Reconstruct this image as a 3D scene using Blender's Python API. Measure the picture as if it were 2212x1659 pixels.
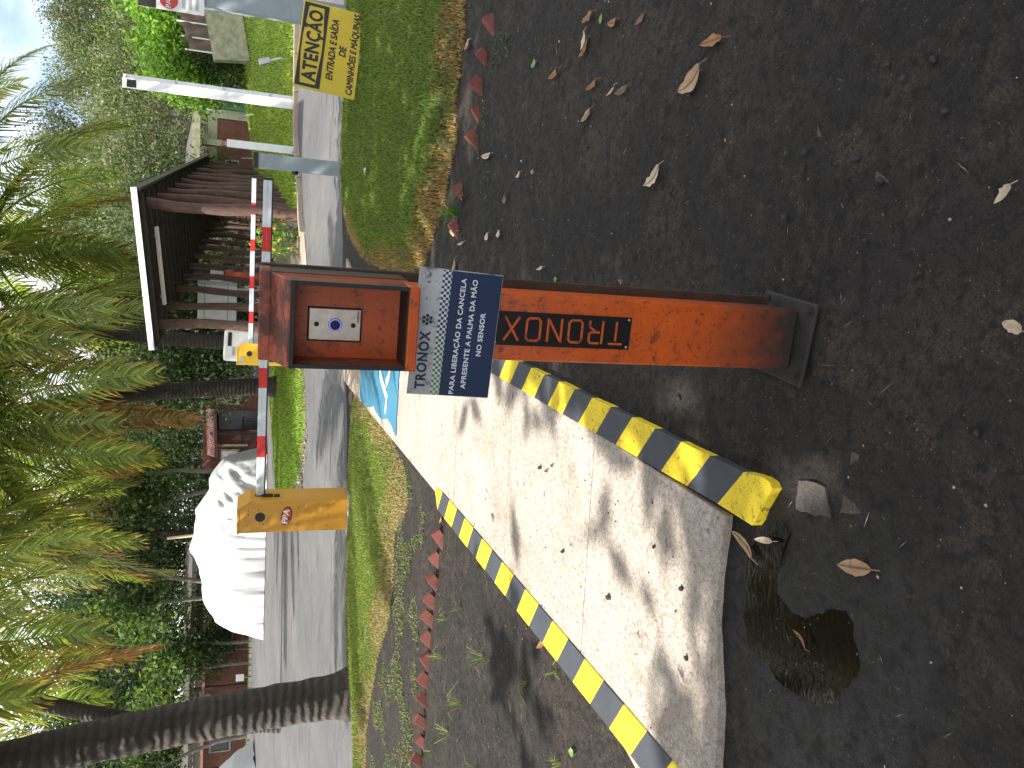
import bpy, bmesh, math, random
import numpy as np
from mathutils import Vector, Matrix, Quaternion, noise as mnoise

# ------------------------------------------------------------------ clean scene
for o in list(bpy.data.objects):
    bpy.data.objects.remove(o)
scene = bpy.context.scene
COL = scene.collection
random.seed(7)
rng = np.random.default_rng(7)

# ------------------------------------------------------------------ camera
CAM_H = 1.45
FPX = 1662.0                      # focal length for a 2212 px wide frame
PITCH = math.atan((1106 - 550) / FPX)
ROLL = 0.0225                     # the phone was held sideways and slightly off level
fwd = np.array([0, math.cos(PITCH), -math.sin(PITCH)])
rt = np.array([1.0, 0, 0])
upv = np.cross(rt, fwd)
cr, sr = math.cos(ROLL), math.sin(ROLL)
cam_data = bpy.data.cameras.new('camera')
cam_data.sensor_fit = 'HORIZONTAL'
cam_data.sensor_width = 36
cam_data.lens = 36 * FPX / 2212
cam_data.clip_start = 0.05
cam_data.clip_end = 2000
cam = bpy.data.objects.new('camera', cam_data)
COL.objects.link(cam)
ax = -upv * cr + rt * sr
ay = rt * cr + upv * sr
az = -fwd
cam.matrix_world = Matrix(((ax[0], ay[0], az[0], 0), (ax[1], ay[1], az[1], 0), (ax[2], ay[2], az[2], CAM_H), (0, 0, 0, 1)))
scene.camera = cam

# ------------------------------------------------------------------ light
SUN_EL = math.radians(51)
SUN_AZ = math.radians(-110)        # clockwise from +Y: the sun stands to the left
SUN = Vector((math.sin(SUN_AZ) * math.cos(SUN_EL), math.cos(SUN_AZ) * math.cos(SUN_EL), math.sin(SUN_EL)))
sl = bpy.data.lights.new('sun', 'SUN')
sl.energy = 5.0
sl.angle = math.radians(0.55)
sl.color = (1.0, 0.95, 0.87)
so = bpy.data.objects.new('sun', sl)
COL.objects.link(so)
so.rotation_euler = SUN.to_track_quat('Z', 'Y').to_euler()
so.location = (-20, 5, 30)

world = bpy.data.worlds.new('World')
scene.world = world
world.use_nodes = True
wn, wl = world.node_tree.nodes, world.node_tree.links
wn.clear()
w_out = wn.new('ShaderNodeOutputWorld')
w_bg = wn.new('ShaderNodeBackground')
w_bg.inputs['Strength'].default_value = 0.10
w_sky = wn.new('ShaderNodeTexSky')
w_sky.sky_type = 'NISHITA'
w_sky.sun_disc = False
w_sky.sun_elevation = SUN_EL
w_sky.sun_rotation = SUN_AZ
w_tc = wn.new('ShaderNodeTexCoord')
w_map = wn.new('ShaderNodeMapping')
w_map.inputs['Scale'].default_value = (1.0, 1.0, 2.4)
w_map.inputs['Location'].default_value = (0.42, 0.15, 0.3)
w_noise = wn.new('ShaderNodeTexNoise')
w_noise.inputs['Scale'].default_value = 1.9
w_noise.inputs['Detail'].default_value = 7
w_noise.inputs['Roughness'].default_value = 0.52
w_ramp = wn.new('ShaderNodeValToRGB')
w_ramp.color_ramp.elements[0].position = 0.33
w_ramp.color_ramp.elements[1].position = 0.50
w_mix = wn.new('ShaderNodeMix')
w_mix.data_type = 'RGBA'
w_mix.inputs[7].default_value = (9.0, 9.2, 9.6, 1)
wl.new(w_tc.outputs['Generated'], w_map.inputs['Vector'])
wl.new(w_map.outputs['Vector'], w_noise.inputs['Vector'])
wl.new(w_noise.outputs['Fac'], w_ramp.inputs['Fac'])
wl.new(w_ramp.outputs['Color'], w_mix.inputs[0])
wl.new(w_sky.outputs['Color'], w_mix.inputs[6])
wl.new(w_mix.outputs[2], w_bg.inputs['Color'])
wl.new(w_bg.outputs['Background'], w_out.inputs['Surface'])

scene.view_settings.view_transform = 'Standard'
scene.view_settings.look = 'None'
scene.view_settings.gamma = 1.0
scene.view_settings.use_curve_mapping = False
scene.view_settings.exposure = 1.15
scene.render.engine = 'CYCLES'
scene.render.resolution_x = 1024
scene.render.resolution_y = 768

# ================================================================== helpers
def zg(y):
    if y < 2: return 0.0
    if y < 9: return 0.055 * (y - 2)
    if y < 85: return 0.385 + 0.033 * (y - 9)
    return 0.385 + 0.033 * 76

def zgv(y):
    y = np.asarray(y, float)
    return np.where(y < 2, 0, np.where(y < 9, 0.055 * (y - 2), 0.385 + 0.033 * (np.clip(y, 9, 85) - 9)))

def tag(o, label=None, cat=None, group=None, kind=None):
    if label: o['label'] = label
    if cat: o['category'] = cat
    if group: o['group'] = group
    if kind: o['kind'] = kind
    return o

def link(name, me, mat=None, parent=None, loc=None, rot=None, scale=None):
    o = bpy.data.objects.new(name, me)
    COL.objects.link(o)
    if me is not None and mat is not None and not me.materials:
        me.materials.append(mat)
    if parent: o.parent = parent
    if loc is not None: o.location = loc
    if rot is not None: o.rotation_euler = rot
    if scale is not None: o.scale = scale if hasattr(scale, '__len__') else (scale,) * 3
    return o

def empty(name, loc, rot=(0, 0, 0)):
    o = link(name, None, loc=loc, rot=rot)
    o.empty_display_size = 0.1
    return o

def mesh_np(name, verts, faces, tint=None, smooth=False):
    me = bpy.data.meshes.new(name)
    verts = np.asarray(verts, np.float32)
    if isinstance(faces, np.ndarray): faces = [faces]
    nv = len(verts)
    me.vertices.add(nv)
    me.vertices.foreach_set('co', verts.ravel())
    loops = np.concatenate([f.ravel() for f in faces]).astype(np.int32)
    sizes = np.concatenate([np.full(len(f), f.shape[1]) for f in faces])
    starts = np.concatenate([[0], np.cumsum(sizes)[:-1]]).astype(np.int32)
    me.loops.add(len(loops))
    me.loops.foreach_set('vertex_index', loops)
    me.polygons.add(len(sizes))
    me.polygons.foreach_set('loop_start', starts)
    me.update(calc_edges=True)
    if smooth: me.polygons.foreach_set('use_smooth', np.ones(len(sizes), bool))
    if tint is not None:
        a = me.attributes.new('tint', 'FLOAT_COLOR', 'POINT')
        c = np.ones((nv, 4), np.float32)
        c[:, :3] = tint
        a.data.foreach_set('color', c.ravel())
    me.validate()
    return me

class MB:
    """collects simple shapes, then links them as one mesh object"""
    def __init__(s):
        s.v, s.f = [], []
    def add(s, vs, fs):
        b = len(s.v)
        s.v += [tuple(p) for p in vs]
        s.f += [tuple(b + i for i in f) for f in fs]
        return s
    def box(s, c, d, rot=None, taper=1.0):
        hx, hy, hz = d[0] / 2, d[1] / 2, d[2] / 2
        pts = [Vector((x * (taper if z > 0 else 1), y * (taper if z > 0 else 1), z)) for z in (-hz, hz) for x, y in ((-hx, -hy), (hx, -hy), (hx, hy), (-hx, hy))]
        if rot is not None: pts = [rot @ p for p in pts]
        c = Vector(c)
        return s.add([p + c for p in pts], [(3, 2, 1, 0), (4, 5, 6, 7), (0, 1, 5, 4), (1, 2, 6, 5), (2, 3, 7, 6), (3, 0, 4, 7)])
    def bar(s, a, b, w, h=None, upd=(0, 0, 1)):
        a, b = Vector(a), Vector(b)
        d = b - a
        L = d.length
        d.normalize()
        u = Vector(upd)
        if abs(d.dot(u)) > 0.97: u = Vector((0, 1, 0))
        x = d.cross(u).normalized()
        z = x.cross(d)
        R = Matrix((x, d, z)).transposed()
        return s.box((a + b) / 2, (w, L, h or w), R)
    def tube(s, pts, rad, n=8, cap=True):
        pts = [Vector(p) for p in pts]
        if not hasattr(rad, '__len__'): rad = [rad] * len(pts)
        vs, fs = [], []
        ref = None
        for i, p in enumerate(pts):
            d = (pts[min(i + 1, len(pts) - 1)] - pts[max(i - 1, 0)])
            if d.length < 1e-9: d = Vector((0, 0, 1))
            d.normalize()
            if ref is None:
                ref = Vector((1, 0, 0)) if abs(d.x) < 0.9 else Vector((0, 1, 0))
            x = (ref - d * ref.dot(d)).normalized()
            ref = x
            y = d.cross(x)
            for k in range(n):
                a = 2 * math.pi * k / n
                vs.append(p + (x * math.cos(a) + y * math.sin(a)) * rad[i])
        for i in range(len(pts) - 1):
            for k in range(n):
                fs.append((i * n + k, i * n + (k + 1) % n, (i + 1) * n + (k + 1) % n, (i + 1) * n + k))
        if cap:
            fs.append(tuple(range(n - 1, -1, -1)))
            fs.append(tuple((len(pts) - 1) * n + k for k in range(n)))
        return s.add(vs, fs)
    def prism(s, poly, y0, y1):
        """polygon in XZ extruded along Y"""
        n = len(poly)
        vs = [(x, y0, z) for x, z in poly] + [(x, y1, z) for x, z in poly]
        fs = [tuple(range(n)), tuple(range(2 * n - 1, n - 1, -1))]
        fs += [(i, i + n, (i + 1) % n + n, (i + 1) % n) for i in range(n)]
        return s.add(vs, fs)
    def mesh(s, name, smooth=False, bevel=0.0, seg=2):
        me = bpy.data.meshes.new(name)
        me.from_pydata(s.v, [], s.f)
        bm = bmesh.new()
        bm.from_mesh(me)
        bmesh.ops.recalc_face_normals(bm, faces=bm.faces)
        if bevel > 0:
            es = [e for e in bm.edges if len(e.link_faces) == 2 and e.calc_face_angle(0) > 0.5]
            bmesh.ops.bevel(bm, geom=es, offset=bevel, segments=seg, profile=0.5, affect='EDGES', clamp_overlap=True)
        bm.to_mesh(me)
        bm.free()
        if smooth:
            me.polygons.foreach_set('use_smooth', [True] * len(me.polygons))
            try: me.set_sharp_from_angle(angle=math.radians(40))
            except Exception: pass
        return me
    def build(s, name, mat, parent=None, smooth=False, bevel=0.0, seg=2, **k):
        return link(name, s.mesh(name, smooth, bevel, seg), mat, parent, **k)

def in_poly(x, y, poly):
    c = np.zeros(len(x), bool)
    n = len(poly)
    j = n - 1
    for i in range(n):
        xi, yi = poly[i]
        xj, yj = poly[j]
        m = ((yi > y) != (yj > y)) & (x < (xj - xi) * (y - yi) / (yj - yi + 1e-12) + xi)
        c ^= m
        j = i
    return c

def edge_dist(x, y, poly):
    d = np.full(len(x), 1e9)
    n = len(poly)
    for i in range(n):
        ax_, ay_ = poly[i]
        bx_, by_ = poly[(i + 1) % n]
        dx, dy = bx_ - ax_, by_ - ay_
        t = np.clip(((x - ax_) * dx + (y - ay_) * dy) / (dx * dx + dy * dy + 1e-12), 0, 1)
        d = np.minimum(d, np.hypot(x - ax_ - t * dx, y - ay_ - t * dy))
    return d

def sample_poly(poly, n):
    P = np.array(poly)
    lo, hi = P.min(0), P.max(0)
    out = np.zeros((0, 2))
    while len(out) < n:
        q = lo + rng.random((n * 2, 2)) * (hi - lo)
        q = q[in_poly(q[:, 0], q[:, 1], poly)]
        out = np.vstack([out, q])
    return out[:n]

def vnoise(x, y, s, seed=0.0):
    return np.array([mnoise.noise((a * s + seed, b * s - seed, seed * 1.7)) for a, b in zip(x, y)])

def smooth_poly(poly, k=2):
    P = [tuple(p) for p in poly]
    for _ in range(k):
        Q = []
        n = len(P)
        for i in range(n):
            a, b = P[i], P[(i + 1) % n]
            Q.append((a[0] * .75 + b[0] * .25, a[1] * .75 + b[1] * .25))
            Q.append((a[0] * .25 + b[0] * .75, a[1] * .25 + b[1] * .75))
        P = Q
    return P

def sheet(name, poly, dz, mat, thick=0.0, parent=None, zf=zg, cuts=(2, 9), jag=0.0, bevel=0.0):
    """flat polygon laid along the sloping ground"""
    if jag:
        Q = []
        n = len(poly)
        for i in range(n):
            a, b = Vector((*poly[i], 0)), Vector((*poly[(i + 1) % n], 0))
            m = max(1, int((b - a).length / (jag * 4)))
            for k in range(m):
                p = a.lerp(b, k / m)
                Q.append((p.x + random.uniform(-jag, jag), p.y + random.uniform(-jag, jag)))
        poly = Q
    bm = bmesh.new()
    vs = [bm.verts.new((x, y, 0)) for x, y in poly]
    bm.faces.new(vs)
    for c in cuts:
        bmesh.ops.bisect_plane(bm, geom=bm.verts[:] + bm.edges[:] + bm.faces[:], plane_co=(0, c, 0), plane_no=(0, 1, 0))
    bmesh.ops.recalc_face_normals(bm, faces=bm.faces)
    for f in bm.faces:
        if f.normal.z < 0: f.normal_flip()
    for v in bm.verts: v.co.z = zf(v.co.y) + dz
    if thick:
        r = bmesh.ops.extrude_face_region(bm, geom=bm.faces[:])
        nv = [g for g in r['geom'] if isinstance(g, bmesh.types.BMVert)]
        newset = set(nv)
        for v in bm.verts:
            if v not in newset: v.co.z -= thick
        bmesh.ops.recalc_face_normals(bm, faces=bm.faces)
    if bevel:
        es = [e for e in bm.edges if len(e.link_faces) == 2 and e.calc_face_angle(0) > 0.8 and min(v.co.z - zf(v.co.y) for v in e.verts) > dz - 1e-4]
        bmesh.ops.bevel(bm, geom=es, offset=bevel, segments=2, profile=0.5, affect='EDGES', clamp_overlap=True)
    bmesh.ops.triangulate(bm, faces=[f for f in bm.faces if len(f.verts) > 4])
    me = bpy.data.meshes.new(name)
    bm.to_mesh(me)
    bm.free()
    return link(name, me, mat, parent)

# ================================================================== materials
def new_mat(name):
    m = bpy.data.materials.new(name)
    m.use_nodes = True
    nt = m.node_tree
    b = nt.nodes['Principled BSDF']
    return m, nt, b

def N(nt, t, **k):
    n = nt.nodes.new(t)
    for a, v in k.items():
        setattr(n, a, v)
    return n

def coords(nt, kind='Object', scale=(1, 1, 1), rot=(0, 0, 0), loc=(0, 0, 0)):
    tc = N(nt, 'ShaderNodeTexCoord')
    mp = N(nt, 'ShaderNodeMapping')
    mp.inputs['Scale'].default_value = scale
    mp.inputs['Rotation'].default_value = rot
    mp.inputs['Location'].default_value = loc
    nt.links.new(tc.outputs[kind], mp.inputs['Vector'])
    return mp.outputs['Vector']

def nz(nt, co, scale, detail=4, rough=0.55, dist=0.0):
    n = N(nt, 'ShaderNodeTexNoise')
    n.inputs['Scale'].default_value = scale
    n.inputs['Detail'].default_value = detail
    n.inputs['Roughness'].default_value = rough
    n.inputs['Distortion'].default_value = dist
    nt.links.new(co, n.inputs['Vector'])
    return n.outputs['Fac']

def ramp(nt, fac, stops, interp='LINEAR'):
    r = N(nt, 'ShaderNodeValToRGB')
    r.color_ramp.interpolation = interp
    els = r.color_ramp.elements
    while len(els) < len(stops): els.new(0.5)
    for e, (p, c) in zip(els, stops):
        e.position = p
        e.color = c if len(c) == 4 else (*c, 1)
    nt.links.new(fac, r.inputs['Fac'])
    return r.outputs['Color']

def g(v): return (v, v, v)

def mixc(nt, fac, a, b, blend='MIX'):
    m = N(nt, 'ShaderNodeMix', data_type='RGBA', blend_type=blend)
    for idx, v in ((0, fac), (6, a), (7, b)):
        if isinstance(v, bpy.types.NodeSocket): nt.links.new(v, m.inputs[idx])
        elif idx == 0: m.inputs[0].default_value = v
        else: m.inputs[idx].default_value = v if len(v) == 4 else (*v, 1)
    return m.outputs[2]

def math_n(nt, op, a, b=0.0):
    m = N(nt, 'ShaderNodeMath', operation=op)
    for i, v in enumerate((a, b)):
        if isinstance(v, bpy.types.NodeSocket): nt.links.new(v, m.inputs[i])
        else: m.inputs[i].default_value = v
    return m.outputs[0]

def bump(nt, bsdf, h, strength=0.4, dist=0.01):
    b = N(nt, 'ShaderNodeBump')
    b.inputs['Strength'].default_value = strength
    b.inputs['Distance'].default_value = dist
    nt.links.new(h, b.inputs['Height'])
    nt.links.new(b.outputs['Normal'], bsdf.inputs['Normal'])

def setc(nt, bsdf, col=None, rough=None, metal=None, spec=None):
    for nm, v in (('Base Color', col), ('Roughness', rough), ('Metallic', metal), ('Specular IOR Level', spec)):
        if v is None: continue
        if isinstance(v, bpy.types.NodeSocket): nt.links.new(v, bsdf.inputs[nm])
        elif nm == 'Base Color': bsdf.inputs[nm].default_value = (*v, 1)
        else: bsdf.inputs[nm].default_value = v

def plain(name, col, rough=0.6, var=0.25, scale=6, metal=0.0, bmp=0.0, kind='Object', fine=0):
    """base colour with uneven tone and a little relief"""
    m, nt, b = new_mat(name)
    co = coords(nt, kind)
    f = nz(nt, co, scale, 6, 0.65)
    lo = tuple(c * (1 - var) for c in col)
    hi = tuple(min(1, c * (1 + var * .6)) for c in col)
    c = ramp(nt, f, [(0.3, lo), (0.7, hi)])
    setc(nt, b, c, rough, metal)
    if bmp: bump(nt, b, nz(nt, co, fine or scale * 6, 5, 0.6), bmp, 0.01)
    return m

def worn_paint(name, col, dirt=(0.03, 0.027, 0.025), amount=0.45, scale=14, rough=0.5, fine=60, grime=None):
    """painted metal with dark spatter and stains of its own shape"""
    m, nt, b = new_mat(name)
    co = coords(nt)
    big = nz(nt, co, scale * .35, 5, 0.6)
    base = ramp(nt, big, [(0.3, tuple(c * .72 for c in col)), (0.7, col)])
    sp = nz(nt, co, scale, 8, 0.72)
    m1 = ramp(nt, sp, [(0.62 - amount * .12, g(0)), (0.72 - amount * .1, g(1))])
    sp2 = nz(nt, co, fine, 3, 0.7)
    m2 = ramp(nt, sp2, [(0.61, g(0)), (0.67, g(1))])
    c = mixc(nt, math_n(nt, 'MULTIPLY', m1, .8), base, dirt)
    c = mixc(nt, math_n(nt, 'MULTIPLY', m2, .85), c, dirt)
    if grime: # (z0, z1, strength): mud splashed up from the ground on the foot of the post
        sx = N(nt, 'ShaderNodeSeparateXYZ')
        nt.links.new(coords(nt), sx.inputs[0])
        wob = math_n(nt, 'ADD', sx.outputs[2], math_n(nt, 'MULTIPLY', nz(nt, co, 22, 6, .7), grime[3]))
        mr = N(nt, 'ShaderNodeMapRange')
        mr.inputs['From Min'].default_value = grime[0]
        mr.inputs['From Max'].default_value = grime[1]
        mr.inputs['To Min'].default_value = grime[2]
        mr.inputs['To Max'].default_value = 0
        nt.links.new(wob, mr.inputs['Value'])
        c = mixc(nt, mr.outputs[0], c, dirt)
    setc(nt, b, c, rough)
    bump(nt, b, sp2, 0.12, 0.002)
    return m

def foliage(name, transl=0.4, rough=0.5, var=0.25):
    m, nt, b = new_mat(name)
    at = N(nt, 'ShaderNodeAttribute', attribute_name='tint')
    oi = N(nt, 'ShaderNodeObjectInfo')
    v = ramp(nt, oi.outputs['Random'], [(0, g(1 - var)), (1, g(1 + var))])
    c = mixc(nt, 1.0, at.outputs['Color'], v, 'MULTIPLY')
    setc(nt, b, c, rough, spec=0.12)
    tr = N(nt, 'ShaderNodeBsdfTranslucent')
    c2 = mixc(nt, 1.0, c, (1.25, 1.35, 0.65), 'MULTIPLY')
    nt.links.new(c2, tr.inputs['Color'])
    mx = N(nt, 'ShaderNodeMixShader')
    mx.inputs[0].default_value = transl
    nt.links.new(b.outputs[0], mx.inputs[1])
    nt.links.new(tr.outputs[0], mx.inputs[2])
    out = [n for n in nt.nodes if n.type == 'OUTPUT_MATERIAL'][0]
    nt.links.new(mx.outputs[0], out.inputs['Surface'])
    return m

def dirt_mat():
    m, nt, b = new_mat('dark_dirt')
    co = coords(nt)
    a = nz(nt, co, 1.1, 7, 0.6)
    c = ramp(nt, a, [(0.30, (0.030, 0.026, 0.024)), (0.52, (0.047, 0.039, 0.033)), (0.72, (0.085, 0.063, 0.046))])
    p = nz(nt, co, 5, 8, 0.72, 0.6)
    c = mixc(nt, ramp(nt, p, [(0.50, g(0)), (0.70, g(.85))]), c, (0.125, 0.095, 0.070))
    clod = nz(nt, co, 24, 6, 0.75)
    c = mixc(nt, ramp(nt, clod, [(0.38, g(.95)), (0.52, g(0))]), c, (0.014, 0.0125, 0.012))
    grit = nz(nt, co, 130, 3, 0.8)
    c = mixc(nt, ramp(nt, grit, [(0.40, g(.75)), (0.52, g(0))]), c, (0.016, 0.014, 0.014))
    vo = N(nt, 'ShaderNodeTexVoronoi', feature='F1')
    vo.inputs['Scale'].default_value = 55
    vo.inputs['Randomness'].default_value = 1
    nt.links.new(co, vo.inputs['Vector'])
    pick = ramp(nt, nz(nt, co, 300, 0, 0.5), [(0.58, g(0)), (0.62, g(1))])
    spk = math_n(nt, 'MULTIPLY', ramp(nt, vo.outputs['Distance'], [(0.09, g(1)), (0.14, g(0))]), pick)
    c = mixc(nt, spk, c, (0.32, 0.27, 0.22))
    # damp ground round the puddle
    sx = N(nt, 'ShaderNodeVectorMath', operation='DISTANCE')
    nt.links.new(co, sx.inputs[0])
    sx.inputs[1].default_value = (-0.68, 1.72, 0)
    wob = math_n(nt, 'ADD', sx.outputs['Value'], math_n(nt, 'MULTIPLY', math_n(nt, 'SUBTRACT', nz(nt, co, 4, 6, .6), .5), .55))
    wet = math_n(nt, 'MULTIPLY', ramp(nt, wob, [(0.30, g(1)), (0.55, g(0))]), ramp(nt, nz(nt, co, 12, 5, .65), [(.38, g(.25)), (.56, g(1))]))
    c = mixc(nt, math_n(nt, 'MULTIPLY', wet, .75), c, (0.014, 0.012, 0.011))
    r = ramp(nt, math_n(nt, 'ADD', wet, math_n(nt, 'MULTIPLY', math_n(nt, 'SUBTRACT', nz(nt, co, 60, 4, .6), .5), .5)), [(0.1, g(.92)), (1.0, g(.24))])
    setc(nt, b, c, r, spec=0.3)
    h = math_n(nt, 'ADD', math_n(nt, 'MULTIPLY', clod, 1.6), math_n(nt, 'MULTIPLY', grit, .5))
    bump(nt, b, h, 1.0, 0.035)
    return m

def concrete_mat(name, base=(0.40, 0.35, 0.30), dark=(0.12, 0.10, 0.09), spots=True):
    m, nt, b = new_mat(name)
    co = coords(nt)
    a = nz(nt, co, 2.2, 8, 0.65)
    c = ramp(nt, a, [(0.3, tuple(x * .72 for x in base)), (0.65, base)])
    s = nz(nt, co, 150, 4, 0.75)
    c = mixc(nt, ramp(nt, s, [(0.42, g(.7)), (0.58, g(0))]), c, tuple(x * .38 for x in base))
    if spots:
        st = nz(nt, co, 1.6, 8, 0.7, 0.8)
        c = mixc(nt, ramp(nt, st, [(0.50, g(0)), (0.70, g(.6))]), c, (0.20, 0.155, 0.115))
        mu = nz(nt, co, 45, 6, 0.8)
        c = mixc(nt, ramp(nt, mu, [(0.38, g(.6)), (0.54, g(0))]), c, (0.13, 0.105, 0.085))
        d = nz(nt, co, 9, 4, 0.6, 1.0)
        c = mixc(nt, ramp(nt, d, [(0.66, g(0)), (0.72, g(.85))]), c, (0.05, 0.042, 0.05))
        d2 = nz(nt, co, 30, 3, 0.6)
        c = mixc(nt, ramp(nt, d2, [(0.66, g(0)), (0.71, g(.8))]), c, dark)
    setc(nt, b, c, 0.85, spec=0.3)
    bump(nt, b, s, 0.25, 0.004)
    return m

def asphalt_mat():
    m, nt, b = new_mat('worn_asphalt')
    co = coords(nt)
    a = nz(nt, coords(nt, scale=(1, .45, 1)), 0.55, 8, 0.65)
    c = ramp(nt, a, [(0.3, (0.062, 0.063, 0.068)), (0.55, (0.098, 0.096, 0.098)), (0.75, (0.15, 0.138, 0.125))])
    e = nz(nt, coords(nt, scale=(.5, 1.6, 1)), 1.5, 10, 0.75, 0.8)
    c = mixc(nt, ramp(nt, e, [(0.54, g(0)), (0.62, g(.85))]), c, (0.038, 0.037, 0.040))
    e2 = nz(nt, coords(nt, scale=(.6, 2.5, 1)), 5, 8, 0.75, 0.4)
    c = mixc(nt, ramp(nt, e2, [(0.55, g(0)), (0.68, g(.7))]), c, (0.20, 0.19, 0.175))
    s = nz(nt, co, 60, 4, 0.7)
    c = mixc(nt, ramp(nt, s, [(0.35, g(.5)), (0.55, g(0))]), c, (0.05, 0.05, 0.05))
    setc(nt, b, c, 0.8, spec=0.3)
    bump(nt, b, s, 0.4, 0.01)
    return m

def brick_mat(name, c1=(0.25, 0.085, 0.055), c2=(0.17, 0.055, 0.04), mortar=(0.30, 0.24, 0.20), scale=4.6, rot=(math.pi / 2, 0, 0)):
    m, nt, b = new_mat(name)
    co = coords(nt, rot=rot)
    t = N(nt, 'ShaderNodeTexBrick')
    t.inputs['Color1'].default_value = (*c1, 1)
    t.inputs['Color2'].default_value = (*c2, 1)
    t.inputs['Mortar'].default_value = (*mortar, 1)
    t.inputs['Scale'].default_value = scale
    t.inputs['Mortar Size'].default_value = 0.014
    t.inputs['Row Height'].default_value = 0.30
    t.inputs['Brick Width'].default_value = 1.0
    nt.links.new(co, t.inputs['Vector'])
    c = mixc(nt, ramp(nt, nz(nt, coords(nt), 1.3, 6, .6), [(.3, g(.55)), (.7, g(0))]), t.outputs['Color'], (0.09, 0.035, 0.03))
    setc(nt, b, c, 0.85)
    bump(nt, b, t.outputs['Fac'], -0.3, 0.01)
    return m

def bark_mat(name, col, rings=0.0, scale=8):
    m, nt, b = new_mat(name)
    co = coords(nt, scale=(1, 1, 0.35))
    f = nz(nt, co, scale, 8, 0.7)
    c = ramp(nt, f, [(0.3, tuple(x * .4 for x in col)), (0.7, col)])
    h = f
    if rings:
        w = N(nt, 'ShaderNodeTexWave', wave_type='BANDS', bands_direction='Z')
        w.inputs['Scale'].default_value = rings
        w.inputs['Distortion'].default_value = 6
        w.inputs['Detail'].default_value = 4
        nt.links.new(coords(nt), w.inputs['Vector'])
        c = mixc(nt, ramp(nt, w.outputs['Fac'], [(0.0, g(.45)), (0.3, g(0))]), c, tuple(x * .35 for x in col))
        h = math_n(nt, 'ADD', f, w.outputs['Fac'])
    setc(nt, b, c, 0.9)
    bump(nt, b, h, 0.6, 0.03)
    return m

M = {}
M['dirt'] = dirt_mat()
M['concrete'] = concrete_mat('path_concrete', (0.54, 0.47, 0.40))
M['concrete_plain'] = concrete_mat('plain_concrete', (0.34, 0.30, 0.26), spots=False)
M['concrete_tan'] = concrete_mat('tan_concrete', (0.42, 0.34, 0.26), spots=False)
M['asphalt'] = asphalt_mat()
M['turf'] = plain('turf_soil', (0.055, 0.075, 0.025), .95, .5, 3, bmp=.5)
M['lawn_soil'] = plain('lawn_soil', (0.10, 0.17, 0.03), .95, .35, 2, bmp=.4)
M['grass'] = foliage('grass_blade', 0.30, .55, 0.0)
M['leaf'] = foliage('tree_leaf', 0.35)
M['frond'] = foliage('palm_leaf', 0.5, .4)
M['yellow_paint'] = worn_paint('yellow_kerb_paint', (0.82, 0.60, 0.02), amount=.55, scale=30, rough=.65, fine=120)
M['black_paint'] = worn_paint('black_kerb_paint', (0.045, 0.052, 0.065), dirt=(.10, .09, .08), amount=.05, scale=20, rough=.6, fine=140)
M['blue_paint'] = worn_paint('blue_floor_paint', (0.03, 0.17, 0.27), dirt=(.10, .085, .075), amount=.25, scale=5, rough=.7, fine=60)
M['white_mark'] = plain('white_floor_paint', (0.66, 0.64, 0.52), .7, .25, 12)
M['orange'] = worn_paint('orange_post_paint', (0.60, 0.100, 0.012), amount=.55, scale=34, rough=.42, fine=110, grime=(0.15, 0.46, .99, .20))
M['orange_box'] = worn_paint('orange_box_paint', (0.58, 0.098, 0.012), amount=.6, scale=22, rough=.4, fine=60)
M['orange_hood'] = worn_paint('sooty_hood_paint', (0.46, 0.10, 0.05), dirt=(.018, .016, .016), amount=1.75, scale=13, rough=.6, fine=55)
M['cheek'] = worn_paint('dirty_shaded_cheek_paint', (0.26, 0.055, 0.018), dirt=(.03, .022, .02), amount=1.3, scale=14, rough=.55, fine=60)  # spatter over a base darkened to put the housing's shade into the colour
M['brown_edge_and_shade'] = plain('brown_plate_and_shade', (0.055, 0.030, 0.020), .6, .5, 12)  # plate brown; also stands in for shade on the housing's right side
M['base_plate'] = plain('muddy_steel', (0.020, 0.016, 0.014), .75, .5, 20, bmp=.3)
M['black_plate'] = plain('black_acrylic', (0.010, 0.010, 0.011), .35, .3, 20)
M['stainless'] = plain('brushed_stainless', (0.55, 0.50, 0.43), .38, .18, 40, metal=.85)
M['rubber'] = plain('black_rubber', (0.010, 0.011, 0.014), .6, .3, 20)
M['grey_metal'] = plain('grey_painted_steel', (0.26, 0.31, 0.34), .5, .15, 5)
M['white_metal'] = plain('white_painted_steel', (0.74, 0.76, 0.76), .5, .12, 5)
M['cab_orange'] = plain('amber_powder_coat', (0.55, 0.26, 0.018), .32, .10, 4)
M['cab_yellow'] = plain('yellow_powder_coat', (0.72, 0.43, 0.015), .35, .10, 4)
M['red_band'] = plain('red_reflective_band', (0.60, 0.022, 0.015), .45, .12, 30)
M['alu'] = plain('white_aluminium_boom', (0.62, 0.66, 0.70), .4, .10, 9)
M['brick_red'] = worn_paint('terracotta', (0.21, 0.060, 0.042), dirt=(.045, .036, .03), amount=1.1, scale=16, rough=.9, fine=60)
M['brick_wall'] = brick_mat('brick_wall')
M['cream'] = plain('cream_render', (0.50, 0.46, 0.36), .8, .25, 3)
M['dark_wood'] = bark_mat('weathered_pole', (0.13, 0.075, 0.055), scale=12)
M['beam_wood'] = plain('dark_rafter', (0.055, 0.050, 0.040), .8, .4, 6)
M['roof_dark'] = plain('dark_roof_sheet', (0.075, 0.065, 0.055), .8, .4, 4)
M['tile'] = plain('faded_roof_tile', (0.33, 0.15, 0.13), .8, .35, 9)
M['bark'] = bark_mat('grey_bark', (0.22, 0.19, 0.16))
M['palm_bark'] = bark_mat('palm_bark', (0.075, 0.060, 0.050), rings=3.3)
M['glass'] = plain('dark_window', (0.012, 0.014, 0.016), .12, .2, 4)
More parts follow.
